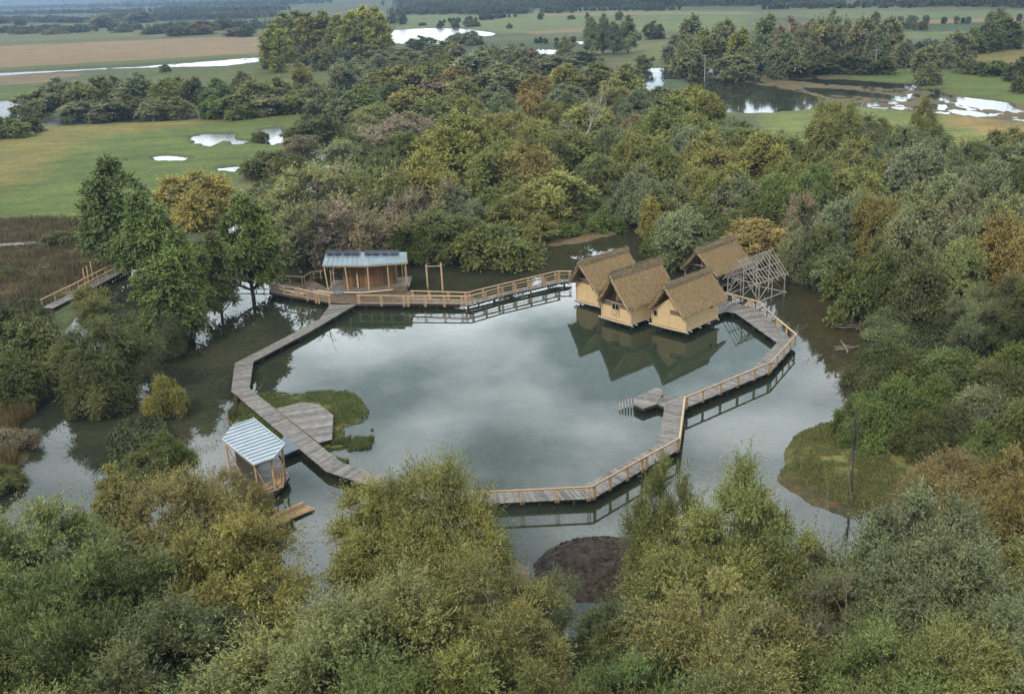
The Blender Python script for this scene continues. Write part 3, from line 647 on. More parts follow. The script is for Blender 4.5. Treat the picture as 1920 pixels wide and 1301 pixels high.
# ------------------------------------------------------------------ hexagonal shelter and its ramp
def shelter():
    zf = .72
    HX = [P(474.5, 784, 4.35), P(435, 796.5, 4.1), P(416, 823, 3.75), P(476.5, 871.5, 3.5), P(512, 860, 3.7), P(534, 832, 4.1)]
    c = np.mean(HX, 0); o = np.array([c[0], c[1], 0])
    r = empty('shelter', tuple(o), 0, 'six sided timber shelter with pale blue ribbed metal roof beside the grey boardwalk', 'shelter')
    # best plane through the six corners
    A_ = np.c_[np.array(HX)[:, :2], np.ones(6)]; pl = np.linalg.lstsq(A_, np.array(HX)[:, 2], rcond=None)[0]
    HX = [np.array([h[0], h[1], pl @ [h[0], h[1], 1]]) - o for h in HX]
    mb = MB(); n = 6; top = HX[::-1]; A6 = sum(top[i][0] * top[(i + 1) % 6][1] - top[(i + 1) % 6][0] * top[i][1] for i in range(6))
    if A6 < 0: top = top[::-1]
    mb.v = [tuple(p) for p in top] + [tuple(p - [0, 0, .1]) for p in top]; mb.f = [tuple(range(6)), tuple(range(11, 5, -1))] + [(i, i + 6, (i + 1) % 6 + 6, (i + 1) % 6) for i in range(6)]
    roof = mb.build('roof', M_ROOFA, r)
    d = HX[1] - HX[0]; d = d[:2] / np.linalg.norm(d[:2]); nn = np.array([-d[1], d[0]]); P2 = [h[:2] for h in HX]; ss = [p @ nn for p in P2]
    mb = MB(); s = min(ss) + .25
    while s < max(ss) - .1:
        cl = cliplines([np.array([*p]) for p in P2], np.zeros(2), d, nn, s)
        if cl and cl[1] - cl[0] > .3:
            z = lambda q: pl @ [q[0] + o[0], q[1] + o[1], 1] + .03
            a, b = d * cl[0] + nn * s, d * cl[1] + nn * s; mb.beam((*a, z(a)), (*b, z(b)), .04, .045)
        s += .56
    mb.build('standing_seam', M_SEAM, roof)
    mb = MB()
    for i in (0, 5, 4, 3): mb.beam(HX[i] + [0, 0, .03], HX[i - 1] + [0, 0, .03] if i != 0 else HX[5] + [0, 0, .03], .1, .07)
    mb.build('edge_flashing', M_ROOFA, roof)
    ce = np.mean(HX, 0)
    mb = MB()
    for i in range(6): a, b = HX[i] * 1 - [0, 0, .17], HX[i - 1] - [0, 0, .17]; a = a + (ce - a) * [.05, .05, 0]; b = b + (ce - b) * [.05, .05, 0]; mb.beam(a, b, .08, .14)
    mb.build('roof_beam', M_LARCH, r)
    FL = [P(474, 830, zf), P(432, 862, zf), P(428, 881, zf), P(500, 925, zf), P(522.6, 917.6, zf), P(543.7, 892.6, zf), P(520, 852, zf)]
    FL = [f - o for f in FL]; cf = np.mean(FL, 0)
    mb = MB(); planks_poly(mb, order([np.array(f) for f in FL]), R(14), zf, .16); mb.build('floor', M_DECK, r)
    mb = MB()
    for i in range(7): mb.beam(FL[i] * [.97, .97, 1] - [0, 0, .2], FL[i - 1] * [.97, .97, 1] - [0, 0, .2], .1, .26)
    mb.build('floor_beam', M_DARK, r)
    for f in FL[1:6]: q = f + (cf - f) * .12; MB().tube([v3(q, zf - .1), v3(q, -1)], .11).build('pile', M_DARK, r)
    for i in range(6):
        t = HX[i] + (ce - HX[i]) * [.10, .10, 0] - [0, 0, .2]; f = np.array([t[0], t[1], zf])
        f[:2] += (HX[i][:2] - ce[:2]) * -.02; MB().beam(f, t, .14, .14, up=(0, 1, 0)).build('post', M_LARCH, r)
    for i, j in ((5, 4), (3, 4), (2, 3)):
        t = HX[i] + (ce - HX[i]) * [.10, .10, 0] - [0, 0, .35]; g_ = HX[j] + (ce - HX[j]) * [.10, .10, 0]; f = t * .45 + g_ * .55; f[2] = zf + .1
        MB().beam(f, t, .05, .12, up=(0, 1, 0)).build('brace', M_LARCH, r)
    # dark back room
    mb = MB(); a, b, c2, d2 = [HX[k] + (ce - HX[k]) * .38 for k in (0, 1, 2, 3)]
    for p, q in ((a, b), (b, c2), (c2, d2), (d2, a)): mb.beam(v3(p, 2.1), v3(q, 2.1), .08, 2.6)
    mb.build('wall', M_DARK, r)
    return HX, o, ce, zf
HX, so, sce, szf = shelter()
def bundle(name, a, b, n, spread, label, cat, group, seed, z0, m_=M_STRAW, rad=.025, layers=1.0):
    g = random.Random(seed); a = np.array(a, float); b = np.array(b, float); c = (a + b) / 2; r = empty(name, (c[0], c[1], z0), 0, label, cat, group)
    d = b - a; s = np.array([-d[1], d[0], 0]); s /= np.linalg.norm(s); mb = MB()
    for i in range(n):
        o1 = s * g.uniform(-spread, spread) + np.array([0, 0, g.uniform(0, spread * .55) * layers]); k = g.uniform(-.25, .25); w = s * g.uniform(-.2, .2) * spread
        u = d / np.linalg.norm(d); p = a - c; q = b - c
        mb.tube([p * [1, 1, 0] + [0, 0, a[2] - z0] + o1 + u * g.uniform(-.3, .3), q * [1, 1, 0] + [0, 0, b[2] - z0] + o1 + w + u * g.uniform(-.3, .3)], rad * g.uniform(.7, 1.3), 4)
    mb.build('stems', m_, r); return r
h = [x + so for x in HX]; sc2 = sce + so
pa = h[4] + (sc2 - h[4]) * .12; pb = h[5] + (sc2 - h[5]) * .12; pc = h[3] + (sc2 - h[3]) * .1
bundle('reed_bundle', v3(pa, szf + .05) + [.25, .35, 0], v3(pb, szf + .7) + [-.5, 0, 0], 60, .4, 'bundle of pale cut reed leaning at the right side of the shelter', 'reeds', 'cut reed stored in the shelter', 3, szf, layers=.6)
bundle('reed_bundle', v3(pc, szf + .03) + [.3, .5, 0], v3(pa, szf + .03) + [-.6, .3, 0], 80, .55, 'flat heap of light reed along the front edge of the shelter', 'reeds', 'cut reed stored in the shelter', 4, szf, layers=.5)
# ramp from boardwalk to shelter
r = empty('gangplank', tuple(P(540, 838, .6)), 0, 'short blue grey slatted gangplank joining the shelter to the boardwalk', 'gangplank')
o = np.array(r.location); q4 = [P(*p, .66) - o for p in ((520, 834), (533, 817), (561, 840.5), (526, 856))]
mb = MB(); planks_poly(mb, order(q4), math.atan2(*(q4[2] - q4[3])[[1, 0]]), .06, .17, .06); mb.build('planking', M_SEAM, r)
mb = MB(); mb.beam(q4[3] - [0, 0, .1], q4[2] - [0, 0, .1], .08, .16); mb.beam(q4[0] - [0, 0, .1], q4[1] - [0, 0, .1], .08, .16); mb.build('beam', M_DARK, r)
# poles afloat near the shelter
bundle('pole_raft', P(488, 990, .05), P(574, 951, .05), 26, .85, 'raft of long pale cut poles floating on the water below the shelter', 'poles', None, 8, 0, M_STRAW, .055, .35)

# ------------------------------------------------------------------ thatched huts on piles
def hut(name, par, label, style, seed):
    ox, oy, ang, w, l, wh, rh, es, ef, rf, rb, eb, z0 = par
    g = random.Random(seed); r = empty(name, (ox, oy, 0), ang, label, 'hut', 'thatched huts on piles')
    hw = w / 2; H2 = hw + es; slope = (rh - wh) / hw; ez = rh - slope * H2; Z = lambda z: z0 + z
    # thatched roof: a thick thatch slab each side, straws over it
    for s in (-1, 1):
        A = np.array([0, -rf, Z(rh)]); B = np.array([0, l + rb, Z(rh)]); D = np.array([s * H2, -ef, Z(ez)]); Cc = np.array([s * H2, l + eb, Z(ez)])
        nrm = np.array([s * slope, 0, 1.]); nrm /= np.linalg.norm(nrm); th_ = .30
        nu, nv = 22, 14; mb = MB(); top = []
        for j in range(nv + 1):
            for i in range(nu + 1):
                u, v = i / nu, j / nv; p = (A * (1 - u) + B * u) * (1 - v) + (D * (1 - u) + Cc * u) * v
                bel = .10 * math.sin(v * math.pi) ; p = p + nrm * (g.uniform(-.035, .035) - bel * .6)
                if j == nv: p = p + np.array([0, 0, g.uniform(-.07, .05)])
                if i in (0, nu): p = p + np.array([0, g.uniform(-.06, .06), 0])
                top.append(p)
        bot = [p - nrm * th_ * (1 - .25 * (k // (nu + 1) == nv)) for k, p in enumerate(top)]; nn_ = nu + 1; F = []
        N0 = len(top)
        for j in range(nv):
            for i in range(nu):
                q = j * nn_ + i; f = (q, q + 1, q + nn_ + 1, q + nn_); f = f if s < 0 else f[::-1]
                F.append(f[::-1]); F.append(tuple(k + N0 for k in f))
        for i in range(nu): a = nv * nn_ + i; F.append((a, a + 1, a + 1 + N0, a + N0)); F.append((i, i + N0, i + 1 + N0, i + 1))
        for j in range(nv): a = j * nn_; F.append((a, a + nn_, a + nn_ + N0, a + N0)); a += nu; F.append((a, a + N0, a + nn_ + N0, a + nn_))
        mb.quads(top + bot, F)
        down = (D - A) * [1, 0, 1]; down /= np.linalg.norm(down)
        V, Q = straws(A + down * .1 - nrm * .02, B - A + [0, -.2, 0], D - A, 6500, nrm, .45, .026, down, .12, seed * 7 + s, .05); mb.quads(V, Q)
        V, Q = straws(D - down * .25 - nrm * .18, Cc - D, -down * .3 + nrm * .17, 900, nrm, .5, .03, down, .14, seed * 9 + s, .03); mb.quads(V, Q)
        V, Q = straws(A - nrm * .25, D - A, nrm * .25 + np.array([0, .12, 0]), 700, nrm, .42, .03, down + np.array([0, -.35, 0]), .2, seed * 5 + s, .03); mb.quads(V, Q)
        mb.build('thatch', M_THATCH, r)
        mb = MB(); e_ = np.array([0, -.03, 0]); mb.tube([A + e_ - nrm * .1 + [0, 0, .1], (A + D) / 2 + e_ - nrm * .12, D + e_ - nrm * .1 - down * -.1], .05, 5)
        mb.build('verge_pole', M_PALE, r)
    # ridge cap
    mb = MB(); n = 16; Lr = l + rf + rb
    for s in (-1, 1):
        nrm = np.array([s * slope, 0, 1.]); nrm /= np.linalg.norm(nrm); down = np.array([s, 0, -slope]); down /= np.linalg.norm(down)
        p0 = np.array([0, -rf - .06, Z(rh) + .13]); p1 = p0 + [0, Lr + .12, 0]; p1[2] += .04
        lo = down * .44 + nrm * -.03
        mb.hexa([p0 - nrm * .1, p1 - nrm * .1, p1 + lo - nrm * .12, p0 + lo - nrm * .12, p0 + nrm * .03, p1 + nrm * .03, p1 + lo + nrm * .01, p0 + lo + nrm * .01])
        V, Q = straws(p0 + nrm * .02, p1 - p0, lo, 1500, nrm, .42, .035, down, .16, seed * 3 + s, .06); mb.quads(V, Q)
        if style == 'B' and s < 0 or style == 'B':
            up = np.array([-s * .35, 0, 1.]); V, Q = straws(p0 + [0, 0, .05], p1 - p0, [0, 0, .22], 500, (s, 0, 0), .45, .03, up, .25, seed * 4 + s, .05); mb.quads(V, Q)
    cap = mb.build('ridge_cap', M_RIDGE, r)
    mb = MB()
    for s in (-1, 1):
        down = np.array([s, 0, -slope]); down /= np.linalg.norm(down); nrm = np.array([s * slope, 0, 1.]); nrm /= np.linalg.norm(nrm)
        for k in (.16, .40): q = np.array([0, -rf - .1, Z(rh) + .13]) + down * k + nrm * .10; mb.tube([q, q + [0, Lr / 2, g.uniform(-.02, .05)], q + [0, Lr + .2, .02]], .035, 5)
    mb.build('lashing_pole', M_DARK, cap)
    if style != 'D':
        t = .09
        gz = wh if style in 'AB' else wh + .5
        def panel(x0, x1, y, name='front_wall'):
            mb = MB()
            if style in 'AB': mb.box(x0, y, z0, x1, y + t, Z(wh - .12))
            else:
                zt = lambda x: Z(min(rh - slope * abs(x) - .45, wh + 1.25)); xs = [x0] + ([0] if x0 < 0 < x1 else []) + [x1]
                for a, b in zip(xs[:-1], xs[1:]): mb.hexa([(a, y, z0), (b, y, z0), (b, y + t, z0), (a, y + t, z0), (a, y, zt(a)), (b, y, zt(b)), (b, y + t, zt(b)), (a, y + t, zt(a))])
            return mb
        seam = {'A': -.05, 'B': .0, 'C': -.0}[style]
        panel(-hw, seam - .012, 0).build('front_wall', M_CLAY, r); panel(seam + .012, hw, 0).build('front_wall', M_CLAY, r)
        for s in (-1, 1):
            nseg = 3; 
            for k in range(nseg):
                y0, y1 = .1 + (l - .1) * k / nseg, .1 + (l - .1) * (k + 1) / nseg - .02
                MB().box(min(s * hw, s * (hw - t)), y0, z0, max(s * hw, s * (hw - t)), y1, Z(wh - .08)).build('side_wall', M_CLAY, r)
        MB().box(-hw + .1, l - t, z0, hw - .1, l, Z(wh - .15)).build('rear_wall', M_CLAY, r)
        MB().box(-hw + .12, .35, z0 + .05, hw - .12, .40, Z(wh - .15)).build('inner_dark_panel', M_SHADE, r)  # black sheet behind the front; interior darkness is in its colour
        # open gable: a brown panel stands in for the shade under the thatch
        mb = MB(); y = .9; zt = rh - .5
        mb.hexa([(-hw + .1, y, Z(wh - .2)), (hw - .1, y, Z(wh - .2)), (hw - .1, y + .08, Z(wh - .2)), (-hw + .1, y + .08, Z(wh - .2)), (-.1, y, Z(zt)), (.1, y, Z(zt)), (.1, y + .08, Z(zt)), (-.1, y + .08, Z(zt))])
        mb.build('gable_shade_panel', M_REED, r)
        if style in 'AB':
            MB().box(-hw + .02, -.05, Z(wh - .62), hw - .02, -.004, Z(wh - .06)).build('reed_band', M_REED, r)
            MB().tube([(-hw - .25, -.12, Z(wh - .02)), (hw + .25, -.12, Z(wh - .05))], .06).build('tie_beam', M_POLE, r)
            MB().tube([(0, .1, Z(wh)), (0, .1, Z(rh - .35))], .05).build('king_post', M_POLE, r)
        else:
            MB().tube([(-hw - .3, -.1, Z(wh + .12)), (-hw + .9, -.1, Z(wh + .35))], .05).build('tie_beam', M_PALE, r)
        if style == 'C':
            MB().box(.12, -.03, Z(wh - .62), 1.75, -.004, Z(wh - .05)).build('reed_band', M_REED, r)
            MB().tube([(.1, -.06, Z(wh - .02)), (1.8, -.06, Z(wh - .04))], .035).build('lintel', M_PALE, r)
        def window(x, z, ww, hh, bars=False, side=0):
            mb = MB()
            if side: mb.box(hw - .02, x, Z(z), hw + .02, x + ww, Z(z + hh))
            else: mb.box(x, -.065, Z(z), x + ww, .02, Z(z + hh))
            wo = mb.build('window', M_SHADE, r); mb = MB()  # no opening cut: dark panel on the wall imitates the unlit inside
            if side:
                for a, b in (((hw + .03, x, Z(z)), (hw + .03, x + ww, Z(z))), ((hw + .03, x, Z(z + hh)), (hw + .03, x + ww, Z(z + hh)))): mb.beam(a, b, .05, .05)
            else:
                y = -.09
                for a, b in (((x, y, Z(z)), (x + ww, y, Z(z))), ((x, y, Z(z + hh)), (x + ww, y, Z(z + hh)))): mb.beam(a, b, .05, .05)
                for xx in (x, x + ww) + ((x + ww / 2,) if bars else ()): mb.beam((xx, y, Z(z)), (xx, y, Z(z + hh)), .045, .045, up=(0, 1, 0))
            mb.build('frame', M_PALE, wo)
        if style == 'A': window(.85, wh - 1.15, .42, .48)
        if style == 'B':
            window(-.65, wh - .95, 1.15, .75, True)
            mb = MB(); 
            for a, b in (((-.65, wh - 1.75), (.5, wh - 1.1)), ((-.65, wh - 1.1), (.5, wh - 1.75)), ((-.65, wh - 1.75), (-.65, wh - 1.0)), ((.5, wh - 1.75), (.5, wh - 1.0)), ((-.08, wh - 1.9), (-.08, wh - 1.0))): mb.tube([(a[0], -.1, Z(a[1])), (b[0], -.1, Z(b[1]))], .035, 5)
            mb.build('lattice', M_PALE, r)
        if style == 'C': window(-hw + .18, wh - 1.25, .55, .7); window(l - 1.5, wh - .75, .5, .4, side=1)
    else:
        MB().tube([(-hw - .1, -.1, Z(wh + .2)), (0, -.1, Z(wh + .35)), (hw + .1, -.1, Z(wh + .1))], .07).build('tie_beam', M_POLE, r)
        MB().tube([(0, 0, Z(wh)), (0, 0, Z(rh - .35))], .06).build('king_post', M_POLE, r)
        MB().tube([(-.3, .05, Z(wh + .2)), (.6, .05, Z(wh + .9))], .04).build('gable_pole', M_POLE, r)
        mb = MB(); mb.box(-hw, l * .45, z0, hw, l * .45 + .1, Z(wh - .1)); mb.build('inner_dark_panel', M_DARK, r)  # dark panel across the open interior, not a built wall
        mb = MB(); planks_poly(mb, [np.array([-hw, 0, 0]), np.array([hw, 0, 0]), np.array([hw, l, 0]), np.array([-hw, l, 0])], 0, z0 - .02, .2); mb.build('floor', M_DECK, r)
    for x in (-hw, hw):
        for y in ((-.08, l + .02) if style != 'D' else (0, l * .5, l)):
            MB().tube([(x, y, Z(-.1)), (x + g.uniform(-.04, .04), y, Z(wh - .05))], .065 if style != 'D' else .09, 6).build('corner_post', M_PALE if style != 'D' else M_POLE, r)
    # log grid and piles
    mb = MB(); mb.tube([(-hw - .4, -.16, Z(-.06)), (0, -.2, Z(-.10)), (hw + .3, -.16, Z(-.06))], .09, 7); mb.build('front_log', M_PALE, r)
    MB().tube([(-hw - .25, -.02, Z(-.26)), (hw + .35, .0, Z(-.24))], .09, 7).build('sill_log', M_POLE, r)
    for k in range(4):
        y = .6 + (l - .8) * k / 3; MB().tube([(-hw - .1, y, Z(-.16)), (hw + .42, y, Z(-.14))], .09, 7).build('floor_log', M_POLE, r)
    for s in (-1, 1): MB().tube([(s * (hw + .04), -.3, Z(-.02)), (s * (hw + .04), l + .2, Z(-.02))], .06, 6).build('side_log', M_POLE, r)
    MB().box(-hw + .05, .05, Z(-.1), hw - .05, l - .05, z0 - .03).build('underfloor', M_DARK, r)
    for x in (-hw + .3, 0, hw - .3):
        for k in range(3): y = .3 + (l - .6) * k / 2; MB().tube([(x, y, -1.2), (x, y, Z(-.3))], .11, 6).build('pile', M_DARK, r)
    return r
hut('thatched_hut', (9.98, 121.72, -.86, 3.95, 6.9, 3.1, 5.6, .58, 1.06, 1.6, .6, .5, .56), 'left thatched clay hut standing on piles where the north boardwalk ends', 'A', 1)
hut('thatched_hut', (12.77, 113.96, -.86, 4.8, 7.4, 2.3, 5.8, .12, .7, 1.05, .7, .6, .68), 'middle thatched clay hut with shaggy ridge and white latticed window', 'B', 2)
hut('thatched_hut', (18.55, 110.4, -.80, 4.85, 6.3, 2.26, 5.26, .14, .75, 1.06, 1.75, 1.85, .76), 'front right thatched clay hut with a small square window near its left corner', 'C', 3)
hut('thatched_hut', (25.5, 126.8, -.80, 5.2, 6.6, 2.3, 4.95, .35, .68, 1.35, .63, .6, .7), 'rear thatched hut with open gable and no clay walls, next to the bare pole frame', 'D', 4)
def frame_hut():
    ox, oy, ang, w, l, wh, rh, es, ef, rf, rb, eb, z0 = (29.66, 120.9, -.86, 4.8, 5.5, 2.4, 5.07, .2, .8, 1.14, .54, .59, .5)
    r = empty('hut_frame', (ox, oy, 0), ang, 'bare grey pole frame of an unfinished hut with open rafters beside the rear thatched hut', 'hut frame')
    g = random.Random(5); hw = w / 2; sl = (rh - wh) / hw; J = lambda a=.05: g.uniform(-a, a); n = 12
    for s in (-1, 1):
        for i in range(n):
            t = i / (n - 1); y0 = -ef + (l + ef + eb) * t; y1 = -rf + (l + rf + rb) * t; H2 = hw + es + J(.18)
            MB().tube([(s * H2, y0 + J(), z0 + rh - sl * H2), (s * H2 * .5, (y0 + y1) / 2 + J(), z0 + rh - sl * H2 * .5 + J()), (-s * .22, y1 + J(), z0 + rh + .2 + J(.08))], [.055, .05, .04], 5).build('rafter', M_POLE, r)
    for x, z in ((0, rh - .05), (-hw, wh), (hw, wh), (-hw * .5, (rh + wh) / 2 - .05), (hw * .5, (rh + wh) / 2 - .05)):
        MB().tube([(x, -.9, z0 + z + J()), (x + J(), l / 2, z0 + z + J()), (x, l + .6, z0 + z + J())], .065, 5).build('purlin', M_POLE, r)
    for y in (0, l / 2, l):
        for x in (-hw, 0, hw): MB().tube([(x + J(), y + J(), -1), (x + J(), y, z0 + (wh if x else rh - .1))], .08, 6).build('post', M_POLE, r)
        MB().tube([(-hw - .2, y, z0 + wh - .1), (hw + .2, y, z0 + wh - .05)], .06, 5).build('tie_beam', M_POLE, r)
    for a, b in (((-hw, 0, .2), (0, 0, wh)), ((hw, 0, .1), (hw * .2, 0, wh)), ((hw, l, .1), (hw, l / 2, wh)), ((hw, 0, .2), (hw, l / 2, wh)), ((-hw, 0, .2), (-hw, l / 2, wh)), ((0, 0, .3), (hw * .8, 0, wh))):
        MB().tube([(a[0], a[1], z0 + a[2]), (b[0], b[1], z0 + b[2])], .055, 5).build('brace', M_POLE, r)
    for z in (.0,):
        for y in (0, l): MB().tube([(-hw - .4, y, z0 + z), (hw + .4, y, z0 + z + .03)], .08, 6).build('rail_log', M_POLE, r)
        for x in (-hw, hw): MB().tube([(x, -.4, z0 + z), (x, l + .4, z0 + z)], .08, 6).build('rail_log', M_POLE, r)
frame_hut()

# ------------------------------------------------------------------ small timber things in the water
r = empty('timber_gate', tuple(P(816, 541, 0)), 0, 'upright timber gate frame of two posts and a crossbar standing in the water', 'gate frame'); o = np.array(r.location)
a, b = P(802, 538, 0) - o, P(830, 544, 0) - o
for q, hh in ((a, 3.0), (b, 3.6)):
    MB().beam(q - [0, 0, 1], q + [0, 0, hh], .22, .22, up=(0, 1, 0)).build('post', M_LARCH, r); MB().tube([q + [0, 0, hh], q + [0, 0, hh + .22]], [.2, .12], 6).build('cap', M_POLE, r)
MB().beam(a + [0, 0, 2.95], b + [0, 0, 3.45], .12, .12).build('crossbar', M_POLE, r)
r = empty('notice_board', tuple(P(1583, 600, 0)), .3, 'pale board on two leaning posts standing in brown water under a willow', 'board')
MB().beam((-.9, 0, 1.55), (.9, 0, 1.35), .05, .34).build('board', M_PALE, r)
for x, h_ in ((-.8, 1.6), (.7, 1.4)): MB().tube([(x, .05, -.6), (x + .12, .05, h_)], .05).build('post', M_POLE, r)
MB().tube([(-1.5, .6, -.6), (-1.45, .6, 1.5)], .04).build('post', M_POLE, r); MB().beam((-1.6, .6, 1.4), (-.8, .1, 1.3), .05, .1).build('crossbar', M_PALE, r)
plank_pile(P(1578, 604, .02), P(1632, 601, .02), 3, .2, 'few long boards afloat beside the notice board', zb=0, layers=1, mt=M_PALE)
def branch_heap(p, L_, n, label, seed, mt=None):
    r = empty('branch_heap', tuple(p), 0, label, 'branches', 'driftwood heaps'); g = random.Random(seed); mb = MB()
    for i in range(n):
        a = g.uniform(-.5, .5) + (0 if g.random() < .7 else 1.2); l = L_ * g.uniform(.3, .6); c = np.array([g.uniform(-.3, .3) * L_, g.uniform(-.15, .15) * L_, g.uniform(.02, .35)])
        d = np.array([math.cos(a) * l, math.sin(a) * l, g.uniform(-.1, .25)]); mb.tube([c - d, c + [0, 0, g.uniform(-.1, .15)], c + d], [.06, .05, .02], 5)
    mb.build('branches', mt or M_DEADB, r)
branch_heap(P(1606, 612, 0), 3.6, 26, 'heap of brown branches just in front of the floating boards', 3)
branch_heap(P(1590, 653, 0), 2.6, 9, 'few drifting dead branches in brown water by the dark green shrubs', 4)
branch_heap(P(1660, 835, .1), 5, 12, 'fallen pale branches on the bank at the foot of the yellow green shrub', 5)
# footbridge upper left with railings
def footbridge():
    D1 = .9
    A = [P(*p, D1) for p in ((78, 577), (130, 552), (200, 515), (232, 497))]; B = offset(A, -1.7)
    r = empty('footbridge', (0, 0, 0), 0, 'short plank footbridge with pale railings half hidden by shrubs at the left edge', 'footbridge')
    mb = MB(); planks_between(mb, A, B); mb.build('planking', M_DECK, r); substructure(r, A, B, 2.5)
    railing(r, [v3(p, D1 + 1.1) for p in A], 2.6, D1 - .1, dbl=False); railing(r, [v3(p, D1 + 1.1) for p in B[1:]], 2.6, D1 - .3, dbl=False)
    for k, (x, y, h_) in enumerate(((160, 536, 2.6), (167, 532, 2.7), (175, 530, 3.2), (228, 500, 2.4))): q = P(x, y, D1); MB().beam(q - [0, 0, .4], q + [.12, 0, h_], .14, .14, up=(0, 1, 0)).build('tall_post', M_LARCH, r)
footbridge()
A = [P(*p, .75) for p in ((-160, 462), (0, 457), (90, 452), (172, 455), (240, 462))]; B = offset(A, -1.9)
r = empty('boardwalk', (0, 0, 0), 0, 'distant narrow grey boardwalk crossing the brown reed bed at the left', 'boardwalk', 'boardwalks round the pond')
mb = MB(); planks_between(mb, A, B, .3); mb.build('planking', M_DECK, r); substructure(r, A, B, 5)
r = empty('log', tuple(P(430, 541, .1)), 0, 'long pale beam lying over the water left of the pavilion deck', 'beam'); o = np.array(r.location)
MB().beam(P(378, 541, .35) - o, P(502, 542.5, .35) - o, .16, .12).build('beam', M_PALE, r); MB().tube([P(398, 543, .3) - o, P(398, 543, -1) - o], .07).build('prop', M_DARK, r); MB().tube([P(480, 543, .3) - o, P(480, 543, -1) - o], .07).build('prop', M_DARK, r)

# power line beyond the wood
def pole(x, y, h_, label):
    p = P(x, y, .3); r = empty('utility_pole', tuple(p), 0, label, 'utility pole', 'power line poles'); MB().tube([(0, 0, -.5), (0, 0, h_)], [.22, .14], 8).build('shaft', M_POLE, r)
    MB().beam((-1.1, 0, h_ - .5), (1.1, 0, h_ - .5), .14, .14).build('crossarm', M_POLE, r)
    for s in (-1, 0, 1): MB().tube([(s, 0, h_ - .45), (s, 0, h_ - .1)], .05, 6).build('insulator', M_POLE, r)
    return p + [0, 0, h_ - .1]
t0 = pole(1321, 151, 9.5, 'wooden power pole standing in the flooded meadow before the left of the tall tree row')
t1 = pole(1640, 141, 9.5, 'wooden power pole on grass before the right part of the tall tree row')
t2 = t0 * 2 - t1; t3 = t1 * 2 - t0
k = 0
for a, b, w_ in ((t2, t0, 'left of the flooded pole'), (t0, t1, 'between the two poles'), (t1, t3, 'right of the grass pole')):
    r = empty('power_cable', tuple(a), 0, 'thin power cables ' + w_, 'cable')
    for s in (-1, 0, 1):
        MB().tube([(b - a) * t + [s, 0, -4 * 1.6 * t * (1 - t)] for t in np.linspace(0, 1, 13)], .022, 4).build('wire', M_WIRE, r)

# earth mound
def mound():
    c = P(1120, 1064, 0); n = 90; X, Y = np.meshgrid(np.linspace(-1, 1, n), np.linspace(-1, 1, n)); rx, ry = 4.6, 4.4
    rr_ = np.abs(np.sqrt(X ** 2 + Y ** 2) + .10 * fbm(X * 3, Y * 3, 2, 3, 4)); z = 1.45 * np.clip(1 - rr_ ** 1.7, -.3, 1) + .28 * fbm(X * 6, Y * 6, 1.2, 4, 6) * np.clip(1.3 - rr_, 0, 1) + .05 * fbm(X * 20, Y * 20, 1, 2, 3)
    V = np.stack([X * rx, Y * ry, z], -1).reshape(-1, 3); q = (np.arange(n - 1)[:, None] * n + np.arange(n - 1)).ravel()
    F = np.stack([q, q + 1, q + n + 1, q + n], 1); keep = np.hypot(V[F][:, :, 0] / rx, V[F][:, :, 1] / ry).max(1) < 1.12; me = mesh_np('soil', V, F[keep])
    r = empty('earth_mound', tuple(c), 0, 'dark brown heap of bare soil rising from the water below the southern boardwalk', 'mound')
    s = bpy.data.objects.new('soil', me); col.objects.link(s); s.parent = r; me.polygons.foreach_set('use_smooth', np.ones(len(me.polygons), bool))
    me.materials.append(wood('dark_soil', (.018, .014, .011), (.064, .050, .040), 1, 1.6, 0, bump=1.0, spec=.05))
    g = random.Random(2); mb = MB()
    for i in range(260):
        a, d = g.uniform(0, 6.3), g.random() ** .5 * .85; x, y = d * math.cos(a) * rx, d * math.sin(a) * ry; zz = 1.45 * max(0, 1 - d ** 1.7) ; s_ = g.uniform(.03, .13)
        base = len(mb.v); mb.v += [(x + s_ * dx, y + s_ * dy, zz + s_ * dz) for dx, dy, dz in ((-1, -.8, -1), (1, -1, -1), (.9, 1, -1), (-1, 1, -1), (-.5, -.5, .6), (.6, -.4, .5), (.5, .5, .7), (-.6, .4, .5))]
        mb.f += [(base, base+3, base+2, base+1), (base+4, base+5, base+6, base+7), (base, base+1, base+5, base+4), (base+1, base+2, base+6, base+5), (base+2, base+3, base+7, base+6), (base+3, base, base+4, base+7)]
    tag(mb.build('clods', bpy.data.materials['dark_soil'], r), kind='stuff')
    return c
MC = mound()

